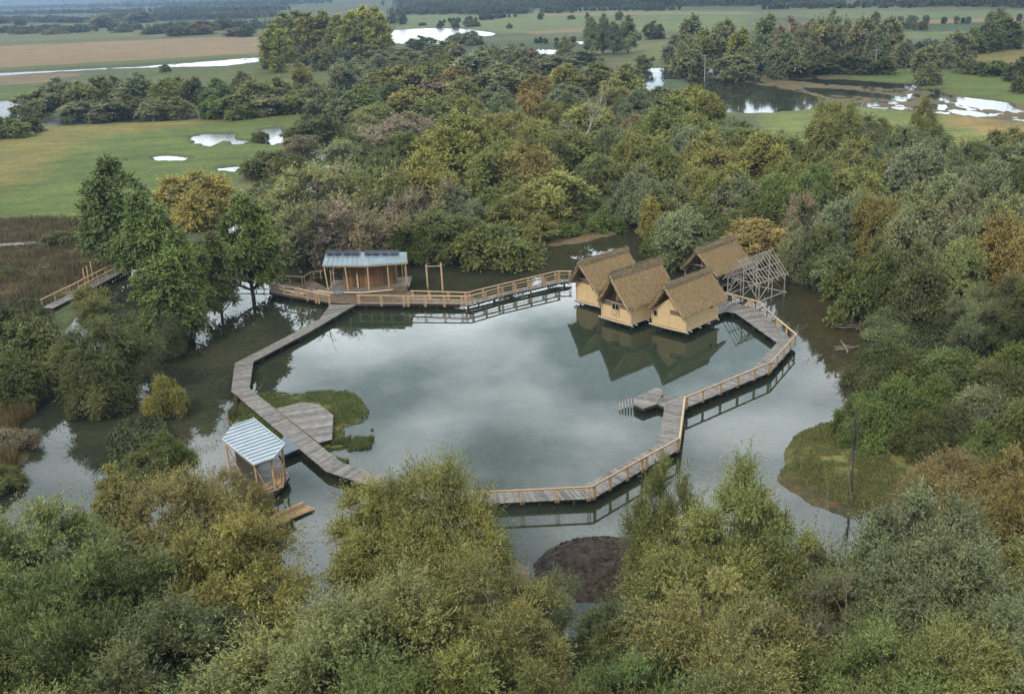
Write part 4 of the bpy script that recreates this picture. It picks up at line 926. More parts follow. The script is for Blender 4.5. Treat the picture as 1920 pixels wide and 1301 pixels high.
# ------------------------------------------------------------------ trees: prototypes
def crown_np(seed, kind, Ht, Rc, ncl, nleaf, ll, lw, droop=.25, dens=1.0):
    """leaf-sized faces along sprays; returns verts, quads, tone, hue, clump centres, radii"""
    g = np.random.default_rng(seed)
    if kind == 'p': z0, z1, prof = .06, 1.0, lambda t: np.sin(np.clip(t, 0, 1) ** .75 * math.pi) ** .6
    elif kind == 'u': z0, z1, prof = .14, 1.0, lambda t: np.clip((1 - t) ** .62 * (t + .12) ** .28 * 1.28, 0, 1)
    elif kind == 'b': z0, z1, prof = .02, .98, lambda t: np.clip(1 - t ** 2.2, 0, 1) ** .5 * .98
    elif kind == 't': z0, z1, prof = .15, 1.0, lambda t: np.sin(np.clip(t * .85 + .12, 0, 1) * math.pi) ** .6
    else: z0, z1, prof = (.13 if nleaf > 80000 else .04), .98, lambda t: np.sin(np.clip(t * .86 + .10, 0, 1) * math.pi) ** .62
    cs = []
    base_r = Rc * {'p': .30, 'u': .27, 'b': .30, 't': .27}.get(kind, .28)
    lobes = g.random(3) * 6.28
    tries = 0
    K = {'r': 4, 't': 5, 'b': 4}.get(kind, 0); a0 = g.random() * 6.28
    subs = [(.5 * Rc * g.uniform(.75, 1.1) * np.array([math.cos(a0 + 6.283 * k / K), math.sin(a0 + 6.283 * k / K)]), g.uniform(.44, .60), g.uniform(.66, .96)) for k in range(K)] + ([(np.zeros(2), .62, 1.0)] if K else [(np.zeros(2), 1.0, 1.0)])
    while len(cs) < ncl and tries < 9000:
        tries += 1; t = g.random() ** .8; a = g.random() * 2 * math.pi; oc_, fr, fh = subs[g.integers(len(subs))]
        lob = 1 + .18 * math.sin(2 * a + lobes[0]) + .12 * math.sin(3 * a + lobes[1] + 3 * t)
        rmax = Rc * fr * prof(np.array(t)) * lob; q = (g.random() ** .42) * max(0, rmax - base_r * .4)
        z = Ht * fh * (z0 + (z1 - z0) * t) - (base_r * .5 if t > .8 else 0)
        c = np.array([oc_[0] + q * math.cos(a), oc_[1] + q * math.sin(a), z]); rc = base_r * (.55 + .62 * g.random())
        if all(np.linalg.norm((c - c2) * [1, 1, .7]) > (rc + r2) * .40 for c2, r2 in cs): cs.append((c, rc))
    CC = np.array([c for c, _ in cs]); RC = np.array([r for _, r in cs])
    wts = RC ** 2; wts /= wts.sum(); ax = np.array([0, 0, Ht * .45])
    per = 16; nt = max(20, nleaf // per)
    ci = g.choice(len(CC), nt, p=wts)
    d = g.normal(0, 1, (nt, 3)); d /= np.linalg.norm(d, axis=1)[:, None]
    outw = CC[ci] - ax * [1, 1, 1]; outw[:, 2] *= .5; outw /= (np.linalg.norm(outw, axis=1)[:, None] + 1e-6)
    d = d + outw * .45 + np.array([0, 0, .75 if kind in 'rtp' else .45]); d /= np.linalg.norm(d, axis=1)[:, None]
    s0 = (g.random(nt) ** .7 * .55)[:, None] * RC[ci][:, None]; Lt = RC[ci] * (.45 + .75 * g.random(nt)); 
    if kind in ('r', 't'): Lt = Lt * (1 + .5 * (g.random(nt) < .12))
    bd = g.normal(0, 1, (nt, 3)); bd /= np.linalg.norm(bd, axis=1)[:, None]
    start = CC[ci] + (d * .7 + bd * .5) * s0
    t = g.random((nt, per)); P_ = start[:, None, :] + d[:, None, :] * (t * Lt[:, None])[:, :, None]
    P_[:, :, 2] -= droop * (t ** 2) * Lt[:, None]; P_ += g.normal(0, .035 * Rc / 5, P_.shape)
    if kind in 'rtp': cz = CC[ci][:, None, 2]; P_[:, :, 2] = cz + (P_[:, :, 2] - cz) * 1.45
    P_ = P_.reshape(-1, 3); n = len(P_); dd = np.repeat(d, per, 0)
    u = dd * .9 + g.normal(0, .55, (n, 3)); u[:, 2] -= droop * .5; u /= np.linalg.norm(u, axis=1)[:, None]
    on = P_ - np.repeat(CC[ci], per, 0); on /= (np.linalg.norm(on, axis=1)[:, None] + 1e-6)       # leaves turn their faces outward and up, to the light
    on = on * .85 + np.repeat(outw, per, 0) * .35 + np.array([0, 0, .5]) + g.normal(0, .42, (n, 3))
    w = np.cross(on, u); w /= (np.linalg.norm(w, axis=1)[:, None] + 1e-9)
    l = ll * (.6 + .8 * g.random(n))[:, None]; ww = lw * (.6 + .8 * g.random(n))[:, None]
    V = np.stack([P_, P_ + u * l * .45 + w * ww / 2, P_ + u * l, P_ + u * l * .45 - w * ww / 2], 1).reshape(-1, 3)
    ctone = .78 + .44 * g.random(len(CC)); chue = np.clip(g.normal(.12, .22, len(CC)), 0, .9)
    tone = np.repeat(ctone[ci], per) * (.62 + .76 * g.random(n)) * np.repeat(.85 + .3 * g.random(nt), per); hue = np.clip(np.repeat(chue[ci], per) + g.normal(0, .14, n), 0, 1)
    V[:, 2] = np.maximum(V[:, 2], .02)
    return V, np.arange(4 * n).reshape(-1, 4), tone, hue, CC, RC
def trunk_mb(seed, kind, Ht, Rc, CC, RC, rad, forks=3, near=True):
    g = random.Random(seed); mb = MB()
    if kind == 'b':
        for c, rc in list(zip(CC, RC))[::2]: mb.tube([(c[0] * .1, c[1] * .1, -.4), (c[0] * .45, c[1] * .45, c[2] * .55), tuple(c)], [rad * .5, rad * .35, rad * .12], 5, False)
        return mb
    fz = Ht * {'p': .9, 'u': .8}.get(kind, .28)
    if kind in 'pu':
        pts = [(g.uniform(-.1, .1), g.uniform(-.1, .1), z) for z in np.linspace(-.6, fz, 7)]; rd = [rad * (1 - .85 * i / 6) for i in range(7)]; mb.tube(pts, rd, 8, False)
        ax = lambda z: np.array([0, 0, z])
        for c, rc in zip(CC, RC):
            zb = max(.08 * Ht, c[2] - np.hypot(c[0], c[1]) * .7 - rc * .3); zb = min(zb, fz * .96); a = ax(zb); rr0 = rad * (1 - .85 * zb / fz) * .45 + .015
            mb.tube([a, (a + c) / 2 + [0, 0, -.1 * rc], c], [rr0, rr0 * .7, .015], 5, False)
    else:
        stems = []
        for k in range(forks):
            a = 2 * math.pi * (k + g.random() * .6) / forks; tip = np.array([math.cos(a) * Rc * .45, math.sin(a) * Rc * .45, Ht * g.uniform(.62, .82)]); base = np.array([math.cos(a) * .1, math.sin(a) * .1, fz * g.uniform(.5, 1)])
            pts = [base, base * .6 + tip * .4 + [0, 0, -.4], tip]; stems.append(pts); mb.tube(pts, [rad * .72, rad * .45, rad * .12], 7, False)
        mb.tube([(g.uniform(-.3, .3), 0, -.6), (0, g.uniform(-.15, .15), fz * .4), (0, 0, fz)], [rad * 1.15, rad * .9, rad * .8], 8, False)
        for c, rc in zip(CC, RC):
            st = min(stems, key=lambda s_: min(np.linalg.norm(c - np.array(q)) for q in s_)); tq = min(.85, max(.05, (c[2] / Ht - .15)))
            q = (st[0] * (1 - tq) + st[2] * tq) if c[2] > fz else st[0]
            mb.tube([q, (q + c) / 2 + [g.uniform(-.3, .3), g.uniform(-.3, .3), -.25], c], [rad * .3, rad * .18, .02], 5, False)
    if near:
        ca_ = np.mean(CC, 0)
        for c, rc in zip(CC, RC):
            for k in range(near if isinstance(near, int) and near > 1 else 5):
                v = np.array([g.gauss(0, 1), g.gauss(0, 1), g.gauss(.5, .7)]) + (c - ca_) / (np.linalg.norm(c - ca_) + .01) * .6; v /= np.linalg.norm(v); e = c + v * rc * g.uniform(.7, 1.15)
                mb.tube([c, (c + e) / 2 + [g.uniform(-.08, .08)] * 3, e], [.028, .018, .008], 3, False)
    return mb
PROTO = {}
def proto(key, seed, kind, Ht, Rc, ncl, nleaf, ll, lw, rad, bark=None, droop=.25, near=False, forks=3):
    V, F, tn, hu, CC, RC = crown_np(seed, kind, Ht, Rc, ncl, nleaf, ll, lw, droop)
    zt = V[:, 2].max(); rxy = np.percentile(np.hypot(V[:, 0], V[:, 1]), 97)
    cm = mesh_np('crown', V, F, tn, hu); cm.materials.append(M_LEAF)
    tm = trunk_mb(seed, kind, Ht, Rc, CC, RC, rad, forks, near).mesh('trunk'); tm.materials.append(bark or M_BARK)
    PROTO.setdefault(key, []).append((cm, tm, zt, rxy))
# near: fine narrow willow leaves
proto('nr', 11, 'r', 13, 6.2, 62, 120000, .23, .062, .38, near=8, droop=.35)
proto('nr', 12, 'r', 13, 5.6, 54, 112000, .23, .062, .34, near=8, forks=2, droop=.3)
proto('nr', 13, 'r', 12, 6.6, 67, 120000, .23, .062, .40, near=8, forks=4, droop=.4)
proto('nr', 18, 'r', 14, 5.4, 58, 112000, .23, .062, .32, near=8, forks=3, droop=.25)
proto('nt', 14, 'r', 13, 6.2, 44, 72000, .21, .055, .36, near=22, forks=3, droop=.2)
proto('nu', 15, 'u', 15, 5.0, 84, 95000, .20, .11, .30, near=5)
proto('nb', 16, 'b', 6, 4.6, 40, 110000, .20, .075, .16, near=5)
proto('nb', 17, 'b', 5, 4.8, 36, 100000, .20, .075, .16, near=5)
# middle distance
for k in range(6): proto('mr', 21 + k, 'r', 12, 5.4, 54 + 4 * k, 62000, .31, .125, .34, near=2, forks=2 + k % 3, droop=.3)
for k in range(3): proto('mt', 31 + k, 'r', 11, 5.2, 34, 17000, .32, .10, .30, near=16, forks=4, droop=.1)
for k in range(2): proto('mu', 41 + k, 'u', 15, 4.6, 78, 60000, .30, .16, .28, near=2)
for k in range(3): proto('mb', 51 + k, 'b', 5.5, 4.8, 34, 36000, .31, .13, .14, near=2)
# far
for k in range(3): proto('fr', 61 + k, 'r', 12, 5.0, 52, 27000, .46, .23, .34, forks=2)
for k in range(2): proto('fb', 71 + k, 'b', 5.5, 5.0, 26, 13000, .5, .25, .12)
for k in range(3): proto('fp', 81 + k, 'p', 26, 4.4, 120, 46000, .50, .27, .45, droop=-.35)
COLS = dict(olive=(.125, .130, .042), olivegrey=(.122, .126, .062), yellowgreen=(.148, .150, .042), green=(.088, .114, .032), darkgreen=(.072, .080, .029), greygreen=(.122, .136, .070),
            silver=(.132, .146, .078), orange=(.155, .125, .042), gold=(.170, .150, .040), brown=(.140, .118, .078), rust=(.135, .108, .052), paleyellow=(.140, .138, .048), lightgreen=(.118, .132, .040), deepgreen=(.078, .088, .027))
CNAME = dict(olive='olive green', olivegrey='dull olive grey', yellowgreen='yellow green', green='fresh green', darkgreen='dark green', greygreen='grey green', silver='silvery', orange='orange tinged',
             gold='golden yellow', brown='brown twiggy', rust='rust brown', paleyellow='pale yellowish', lightgreen='light green', deepgreen='deep green')
TREES = []                                                   # (x, y, h, width m, kind, colour, zone, px)
def T(zone, rows, kinds='r'):
    for row in rows.strip().split(';'):
        if not row.strip(): continue
        f = row.split(); x, y, h, w = map(float, f[:4]); c = f[4]; k = f[5] if len(f) > 5 else kinds
        p = P(x, y, h * .97 if k != 'b' else h * .9); wm = w / ppm(p)
        TREES.append([p[0], p[1] - .25 * wm * (k != 'p'), h, wm, k, c, zone, (x, y)])
Z1 = 'at the bottom left of the photo'; Z2 = 'before the southern boardwalk'; Z3 = 'in the foreground right of the mound'; Z4 = 'at right below the grassy islet'
Z5 = 'in the shrub bank right of the islet'; Z6 = 'around the footbridge at left'; Z7 = 'in the flooded wood behind the pavilion'; Z8 = 'in the wood behind the huts'
Z9 = 'in the deep wood toward the lake'; Z10 = 'in the thick wood at right'; Z11 = 'in the hedgerow beyond the left meadow'; Z12 = 'in the tall row beyond flooded meadow'; Z13 = 'in the open fields far away'
T(Z1, '110 884 13 330 lightgreen;215 858 9 110 gold u;345 836 12 300 orange;432 935 11 290 gold;35 1010 12 330 green;200 965 12 300 deepgreen;350 1050 11 330 darkgreen;95 1110 12 300 deepgreen;250 1150 11 330 darkgreen;70 1228 11 400 lightgreen;330 1240 10 330 green;480 1180 9 260 darkgreen;-60 900 12 300 green;-40 1120 12 300 deepgreen;165 1010 12 260 green')
T(Z1, '265 835 3 110 deepgreen b;310 690 5 90 yellowgreen b;310 800 3.5 80 green b;15 790 2.5 120 brown b;0 860 2.5 100 olive b;432 845 7 110 orange t;470 885 5 80 orange t')
T(Z2, '625 1058 13 470 lightgreen;820 803 15 250 yellowgreen;745 850 12 150 yellowgreen;705 865 11 190 yellowgreen;900 935 14 290 paleyellow t;770 1000 13 330 olive;1025 1035 6 120 greygreen t;975 1085 10 200 paleyellow;860 1150 11 330 lightgreen;690 1180 12 360 green;520 1200 10 250 lightgreen;1000 1190 10 260 deepgreen')
T(Z3, '1390 792 16 230 lightgreen;1235 828 13 150 lightgreen;1310 890 13 280 lightgreen;1490 965 11 230 lightgreen;1355 1020 13 310 paleyellow;1180 1088 8 210 deepgreen;1180 1170 10 300 green;1330 1180 11 320 olive;1470 1150 9 250 deepgreen;1560 1010 11 250 olivegrey t;1500 1090 9 200 brown t;1090 1230 9 250 deepgreen;1440 1230 8 330 green')
T(Z4, '1700 862 14 290 silver;1810 960 13 270 greygreen;1880 805 11 220 orange;1785 808 9 190 rust;1650 950 10 250 greygreen;1750 1090 12 330 olive;1620 1120 11 290 lightgreen;1880 1060 12 270 silver;1700 1210 10 350 green;1900 1200 10 300 greygreen;1990 900 12 300 olive;1950 1000 12 250 deepgreen;1570 1230 9 280 olive')
T(Z5, '1653 617 6 120 darkgreen b;1660 684 7 170 green b;1747 690 6 130 green b;1773 640 6 140 green b;1831 710 6 130 greygreen b;1860 665 6 120 deepgreen b;1905 632 7 110 green b;1724 762 5 100 deepgreen b;1905 730 6 130 deepgreen b;1840 778 5 110 green b;1980 680 7 150 darkgreen b;1600 735 5 90 green b;1700 640 5 120 deepgreen b;1780 750 5 110 darkgreen b')
T(Z6, '215 287 18 150 green u;265 350 15 125 green u;338 420 14 130 green u;455 358 15 118 green u;372 310 11 130 gold;190 535 12 165 deepgreen;50 590 7 190 darkgreen b;70 580 5 120 darkgreen b;15 650 6 150 deepgreen b;398 430 12 90 deepgreen u;300 480 11 110 green u;515 278 7 130 darkgreen b;500 340 8 100 olivegrey;560 250 6 70 brown;490 246 3 38 darkgreen b;600 212 6 90 darkgreen b;540 430 4 50 deepgreen b;-30 560 6 150 darkgreen b;200 680 5 120 darkgreen b;310 580 6 70 darkgreen;120 430 3 70 darkgreen b;20 500 2 40 darkgreen b;168 528 3.5 60 olive b;20 215 7 130 darkgreen b')
T(Z7, '590 290 13 190 olivegrey t;640 350 12 150 brown t;560 360 11 130 olivegrey t;700 283 14 160 olive t;660 395 8 110 brown t;605 380 9 110 olivegrey t;800 325 12 140 brown t;735 210 11 150 brown t;860 195 18 190 yellowgreen;800 268 14 140 yellowgreen;925 262 13 130 olive;980 262 13 110 orange;1035 303 11 150 yellowgreen;760 403 7 90 green;830 378 9 110 deepgreen;930 408 6.5 165 deepgreen b;860 340 10 120 greygreen;1125 388 4 80 green b;1090 350 6 90 green b;1005 395 5 80 olive;700 380 10 120 brown t;640 250 10 110 olivegrey t;590 215 7 110 darkgreen b;1018 276 8 80 olive;960 355 8 90 olive;1060 410 3 60 green b;880 400 7 100 deepgreen;760 350 10 110 brown t;535 330 9 110 olive')
T(Z8, '1265 168 17 150 olive;1321 155 15 85 yellowgreen;1205 240 12 100 olive;1286 226 12 80 greygreen;1327 238 13 120 paleyellow;1420 230 13 140 yellowgreen;1465 238 12 95 olive;1350 222 6 80 green b;1234 258 12 90 olive;1204 300 11 90 silver;1251 326 10 95 olivegrey;1304 302 9 80 yellowgreen;1219 366 8 50 gold u;1275 380 9 120 greygreen;1409 396 7 130 orange;1359 288 12 110 olive;1336 340 8 60 lightgreen;1473 285 12 100 olive;1409 355 8 90 deepgreen;1160 228 10 80 greygreen;1183 200 13 70 rust;1149 235 9 70 greygreen;1350 400 6 80 deepgreen;1440 330 10 100 darkgreen;1114 262 7 100 darkgreen b;1240 420 5 90 deepgreen b;1300 420 6 90 darkgreen;1170 330 7 70 darkgreen;1380 320 10 90 greygreen')
T(Z9, '678 154 12 90 green;709 120 11 75 greygreen;753 120 11 90 gold;660 110 12 65 greygreen;805 112 11 75 olive;853 120 11 65 rust;901 90 15 110 greygreen;936 117 12 120 olivegrey;960 76 13 60 greygreen;990 162 12 80 orange;939 170 12 75 silver;767 158 10 85 gold;819 141 10 75 brown;808 170 10 80 olive;877 176 10 65 yellowgreen;942 203 10 80 gold;1004 214 11 80 yellowgreen;1028 178 10 65 olive;1001 135 11 70 orange;1063 114 12 70 yellowgreen;1111 114 12 90 olive;1101 183 11 110 yellowgreen;1169 128 13 90 yellowgreen;1156 152 12 90 olive;1190 162 11 80 greygreen;1232 158 8 60 greygreen;788 66 9 55 darkgreen;887 56 10 40 greygreen;832 75 9 80 olivegrey;757 88 10 85 olivegrey;922 82 9 60 greygreen;1059 66 13 42 olivegrey;1040 100 9 80 greygreen;1108 32 20 38 greygreen u;1130 26 21 32 greygreen u;1150 40 17 36 greygreen u;1176 28 20 44 greygreen u;1205 100 7 40 greygreen;700 190 9 90 olive;760 200 9 90 brown;870 140 10 80 olive;1060 170 10 80 darkgreen;1040 235 9 80 olive;900 240 10 80 olive;1090 90 8 70 greygreen;860 60 8 50 greygreen;720 85 9 70 greygreen;690 210 9 90 olivegrey t;650 175 9 70 greygreen;980 105 10 60 olivegrey;1080 240 8 90 darkgreen')
T(Z10, '1564 177 15 85 yellowgreen;1540 204 14 90 olive;1727 178 14 62 olive;1691 218 12 75 greygreen;1709 254 14 125 silver;1767 246 13 85 greygreen;1593 246 12 95 olive;1600 303 11 105 yellowgreen;1503 344 11 75 brown t;1575 354 12 115 silver;1644 350 13 75 orange;1690 378 13 120 greygreen;1763 303 13 110 greygreen;1800 328 13 110 olivegrey;1871 343 13 100 greygreen;1900 293 12 90 darkgreen;1846 297 12 85 greygreen;1871 383 13 120 orange;1803 433 11 95 olive;1600 478 8 140 deepgreen b;1846 546 5 75 darkgreen b;1763 468 9 80 olivegrey t;1911 408 12 100 orange;1655 563 3.5 100 greygreen b;1485 402 9 60 greygreen;1521 300 12 85 green;1452 308 12 85 green;1817 508 9 100 greygreen t;1660 280 11 80 olive;1540 400 10 80 darkgreen;1640 430 11 90 deepgreen;1720 440 11 110 darkgreen;1960 450 12 130 olive;1890 500 9 90 darkgreen;1960 350 13 120 greygreen;1650 215 8 70 olive;1530 270 12 90 olive;1800 390 12 110 olivegrey;1720 330 12 110 greygreen;1560 450 7 80 greygreen;1740 560 4 80 darkgreen b')
T(Z11, '80 165 9 80 greygreen;110 143 12 85 greygreen;150 150 11 70 olive;193 138 12 65 darkgreen;215 140 12 50 darkgreen;267 132 14 100 greygreen;310 145 12 70 olive;333 138 12 60 green;370 140 12 60 deepgreen;405 142 12 65 green;450 128 14 45 greygreen;480 142 12 65 olive;520 140 11 60 greygreen;560 112 14 42 yellowgreen;590 150 10 60 olivegrey;640 108 13 60 greygreen;610 150 9 60 olive;200 180 8 75 olivegrey;240 175 8 60 darkgreen;150 185 7 70 greygreen;333 178 8 65 olivegrey;290 180 8 60 greygreen;400 178 8 60 green;450 172 9 70 olive;500 172 8 70 greygreen;550 168 8 70 olive;600 175 8 60 greygreen;60 190 6 70 darkgreen b;640 165 9 60 darkgreen;680 200 6 70 olive')
T('in the far poplar clump', '510 46 24 48 yellowgreen p;530 24 27 45 yellowgreen p;552 18 28 46 olive p;575 24 27 46 gold p;604 19 28 48 olive p;630 26 26 44 olive p;655 20 28 46 yellowgreen p;680 10 30 56 poplar p;703 14 29 52 poplar p;505 72 16 40 green r;540 78 12 40 darkgreen r;600 80 14 50 olive r;720 60 14 36 yellowgreen r;650 88 10 60 darkgreen b;580 100 7 50 darkgreen b')
T(Z12, '1262 62 14 50 greygreen;1300 22 22 70 greygreen;1290 60 18 60 olivegrey;1320 50 18 60 olive;1345 40 20 60 greygreen;1363 30 21 55 olivegrey;1393 46 19 52 yellowgreen;1420 60 16 50 greygreen;1443 20 22 56 greygreen;1467 56 18 66 greygreen;1480 28 21 50 brown;1510 40 19 50 olivegrey;1533 26 21 56 olivegrey;1560 14 22 34 greygreen;1583 28 20 46 greygreen;1617 24 21 52 olivegrey;1645 50 16 40 greygreen;1670 26 20 52 greygreen;1700 70 12 50 olivegrey;1740 82 14 50 olivegrey;1793 52 15 60 olivegrey;1770 70 12 50 greygreen;1847 38 14 60 darkgreen;1820 50 12 50 green;1887 30 15 58 darkgreen;1853 26 10 22 greygreen;1860 112 6 80 darkgreen b;1912 102 9 60 darkgreen;1930 140 6 70 darkgreen b;1810 110 6 50 darkgreen b;1540 90 10 70 darkgreen;1600 95 9 70 darkgreen;1480 100 9 70 darkgreen;1380 100 10 70 greygreen;1650 95 9 60 darkgreen')
T(Z13, '733 23 12 22 darkgreen;753 20 14 18 darkgreen;825 38 7 14 darkgreen;854 36 8 18 darkgreen;885 36 7 30 olivegrey;1013 22 8 14 darkgreen;1071 28 5 14 darkgreen b;1101 22 9 10 darkgreen;1160 20 9 14 darkgreen;1224 38 12 38 darkgreen;1228 60 5 40 darkgreen b;792 42 4 14 darkgreen b;955 44 5 12 darkgreen b;310 120 5 22 darkgreen b;38 32 14 30 darkgreen;5 30 14 40 darkgreen;200 26 18 60 greygreen;265 20 18 50 greygreen;375 38 14 60 rust;330 45 12 40 darkgreen;420 32 14 40 darkgreen;90 45 9 50 darkgreen;150 45 9 44 darkgreen;1640 20 12 20 darkgreen;1700 38 6 22 darkgreen b;1725 40 6 24 darkgreen b;1870 10 16 40 greygreen;20 48 10 50 darkgreen b;60 50 9 60 darkgreen b;110 52 8 50 olivegrey b;230 52 6 40 darkgreen b;290 50 8 44 darkgreen;460 44 12 40 darkgreen;440 50 9 40 brown')
# fill the closed wood between the trees that can be told apart
def fill(zone, polypx, n, sp, hs, ws, cols, kinds, seed):
    g = random.Random(seed); poly = [P(x, y)[:2] for x, y in polypx]; xs = [p[0] for p in poly]; ys = [p[1] for p in poly]; k = 0; tries = 0
    while k < n and tries < 8000:
        tries += 1; x, y = g.uniform(min(xs), max(xs)), g.uniform(min(ys), max(ys))
        if not inside(x, y, poly): continue
        if any((t[0] - x) ** 2 + (t[1] - y) ** 2 < (sp * (.6 if t[4] == 'b' else 1)) ** 2 for t in TREES): continue
        TREES.append([x, y, g.uniform(*hs), g.uniform(*ws), g.choice(kinds), g.choice(cols), zone, toPx(x, y, 6)]); k += 1
fill(Z7, [(500, 420), (560, 340), (660, 290), (760, 240), (900, 250), (1100, 300), (1130, 380), (1000, 420), (800, 440), (640, 465)], 26, 7.0, (7, 10), (8, 11), ['olivegrey', 'olive', 'brown', 'darkgreen', 'deepgreen'], 'rrt', 1)
fill(Z9, [(640, 240), (650, 150), (720, 118), (900, 112), (1080, 122), (1180, 160), (1200, 200), (1260, 190), (1330, 210), (1150, 320), (1050, 290), (760, 240)], 42, 8.5, (7, 10), (9, 12), ['olivegrey', 'olive', 'darkgreen', 'greygreen', 'brown', 'yellowgreen'], 'r', 2)
fill(Z8, [(1170, 420), (1170, 320), (1230, 270), (1340, 260), (1480, 300), (1500, 440), (1330, 440)], 16, 7.0, (7, 10), (8, 10), ['olive', 'darkgreen', 'greygreen'], 'r', 3)
fill(Z10, [(1490, 450), (1490, 310), (1600, 280), (1740, 290), (2000, 340), (2100, 480), (1900, 500), (1700, 490), (1600, 480)], 24, 7.5, (7, 10), (8, 11), ['olivegrey', 'darkgreen', 'greygreen', 'olive'], 'rrt', 4)
ORD = ['', 'second', 'third', 'fourth', 'fifth', 'sixth', 'seventh', 'eighth', 'ninth', 'tenth', 'eleventh', 'twelfth', 'thirteenth', 'fourteenth', 'fifteenth', 'sixteenth', 'seventeenth', 'eighteenth', 'nineteenth', 'twentieth', 'twenty-first', 'twenty-second', 'twenty-third', 'twenty-fourth', 'twenty-fifth', 'twenty-sixth']
COLS = {k: (v[0] * 1.06, v[1] * 1.07, v[2] * .98) for k, v in COLS.items()}
COLS['poplar'] = (.20, .205, .045); CNAME['poplar'] = 'bright yellow green'
KN = dict(r='round willow', b='low bush', u='upright tree', p='tall poplar', t='sparse willow')
KO = dict(r='willow_tree', b='bush', u='alder_tree', p='poplar_tree', t='twiggy_willow')
groups = {}
for i, t in enumerate(TREES): groups.setdefault((t[6], t[5], t[4]), []).append(i)
LAB = {}
for (zn, c, k), idx in groups.items():
    idx.sort(key=lambda i: toPx(TREES[i][0], TREES[i][1], TREES[i][2] * .6)[0]); n = len(idx)
    for j, i in enumerate(idx):
        if n == 1: w_ = ''
        elif j == 0: w_ = ', leftmost'
        elif j == n - 1: w_ = ', rightmost'
        else: w_ = ', ' + (ORD[j] if j < len(ORD) else 'next') + ' from left'
        cn = CNAME[c]; kn = KN[k]
        if k == 't': cn = cn.replace(' twiggy', '')
        LAB[i] = cn + ' ' + kn + ' ' + zn + w_
g0 = random.Random(99)
for i, (x, y, h, wm, k, c, zn, px) in enumerate(TREES):
    dist = math.hypot(x, y)
    lod = 'n' if dist < 118 else ('m' if dist < 300 else 'f')
    key = lod + k
    if k == 'p': key = 'fp'
    if lod == 'm' and k == 'p': key = 'fp'
    if lod == 'f' and k in 'ut': key = 'mu' if k == 'u' else 'mt'
    key = key if key in PROTO else lod + 'r'
    cm, tm, zt, rxy = g0.choice(PROTO[key])
    gname = {'b': 'bushes ', 'p': 'poplars ', 'u': 'upright trees '}.get(k, 'willows ') + zn
    r = empty(KO[k], (x, y, .0), g0.uniform(0, 6.28), LAB[i], 'bush' if k == 'b' else 'tree', gname)
    sx = wm / (2 * rxy) * (g0.uniform(1.0, 1.1) if k != 'p' else 1.3); r.scale = (sx, sx * g0.uniform(.92, 1.08), h / zt)
    o = bpy.data.objects.new('trunk', tm); col.objects.link(o); o.parent = r
    o = bpy.data.objects.new('crown', cm); col.objects.link(o); o.parent = r
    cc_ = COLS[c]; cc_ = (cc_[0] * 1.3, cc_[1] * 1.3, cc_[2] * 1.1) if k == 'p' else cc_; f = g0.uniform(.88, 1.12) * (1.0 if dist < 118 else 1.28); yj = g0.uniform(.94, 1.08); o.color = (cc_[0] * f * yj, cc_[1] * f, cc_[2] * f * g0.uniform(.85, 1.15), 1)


# bare trees
def bare(x, y, h, label, seed, m_, n=9, rad=.16, z=0, lean=(0, 0), spread=.35, top=False):
    g = random.Random(seed); p = P(x, y, h if top else z); p[2] = z; r = empty('bare_tree', tuple(p), 0, label, 'dead tree'); mb = MB()
    def limb(a, d, l, rd, lv):
        pts = [a]; q = a.copy(); dd = d.copy(); seg = 5
        for s in range(seg): dd = dd + np.array([g.gauss(0, .16), g.gauss(0, .16), .05]); dd /= np.linalg.norm(dd); q = q + dd * l / seg; pts.append(q)
        mb.tube(pts, [rd * (1 - .8 * s / seg) for s in range(seg + 1)], 6 if lv == 0 else 4, False)
        if lv < 3:
            for s in range(n if lv == 0 else 4):
                t = g.uniform(.35, .98); k = min(seg - 1, int(t * seg)); b = pts[k] + (pts[k + 1] - pts[k]) * (t * seg - k)
                e = dd + np.array([g.gauss(0, spread * 1.6), g.gauss(0, spread * 1.6), g.uniform(.0, .5)]); e /= np.linalg.norm(e); limb(b, e, l * g.uniform(.22, .42), rd * .38, lv + 1)
    limb(np.array([0, 0, -.4]), np.array([lean[0], lean[1], 1.]), h, rad, 0); mb.build('branches', m_, r); return r
bare(1592, 950, 8.5, 'dead grey brown snag standing on the grassy islet at right', 21, M_BARK, 9, .11, .3, (0, 0), .3)
bare(1598, 948, 3.5, 'short leaning dead stem beside the tall snag on the grassy islet', 23, M_DEADB, 3, .08, .3, (-.5, .2), .4)
bare(1086, 300, 15, 'pale bleached dead tree rising out of the wood behind the pavilion', 22, M_PALEB, 10, .22, .3, (-.08, 0), .3)
bare(1178, 325, 10, 'pair of thin pale bare stems at the gap in the wood', 25, M_PALEB, 4, .13, .3, (0, 0), .2)
bare(598, 520, 9, 'dark leaning bare trunk in the water right behind the pavilion deck', 26, M_BARK, 10, .28, 0, (-.15, .1), .5)
bare(1625, 800, 5, 'low bare grey sapling at the edge of the shrub bank by the pond', 27, M_DEADB, 7, .06, .1, (-.4, -.1), .5)
bare(1592, 1040, 12, 'slim yellowish bare sapling poking out of the foreground right of the mound', 28, M_DEADB, 9, .045, .1, (0, .0), .22, True)
bare(1385, 1040, 12, 'pale bare willow stems in the yellowish foreground crown', 29, M_DEADB, 9, .045, .1, (0, .0), .22, True)
bare(735, 470, 9, 'leafless grey brown tree over the water behind the sheet roof', 30, M_DEADB, 12, .12, 0, (.05, 0), .4)
bare(690, 465, 8, 'thin leafless tree with many grey twigs above the solar panels', 31, M_DEADB, 12, .14, 0, (-.1, 0), .45)

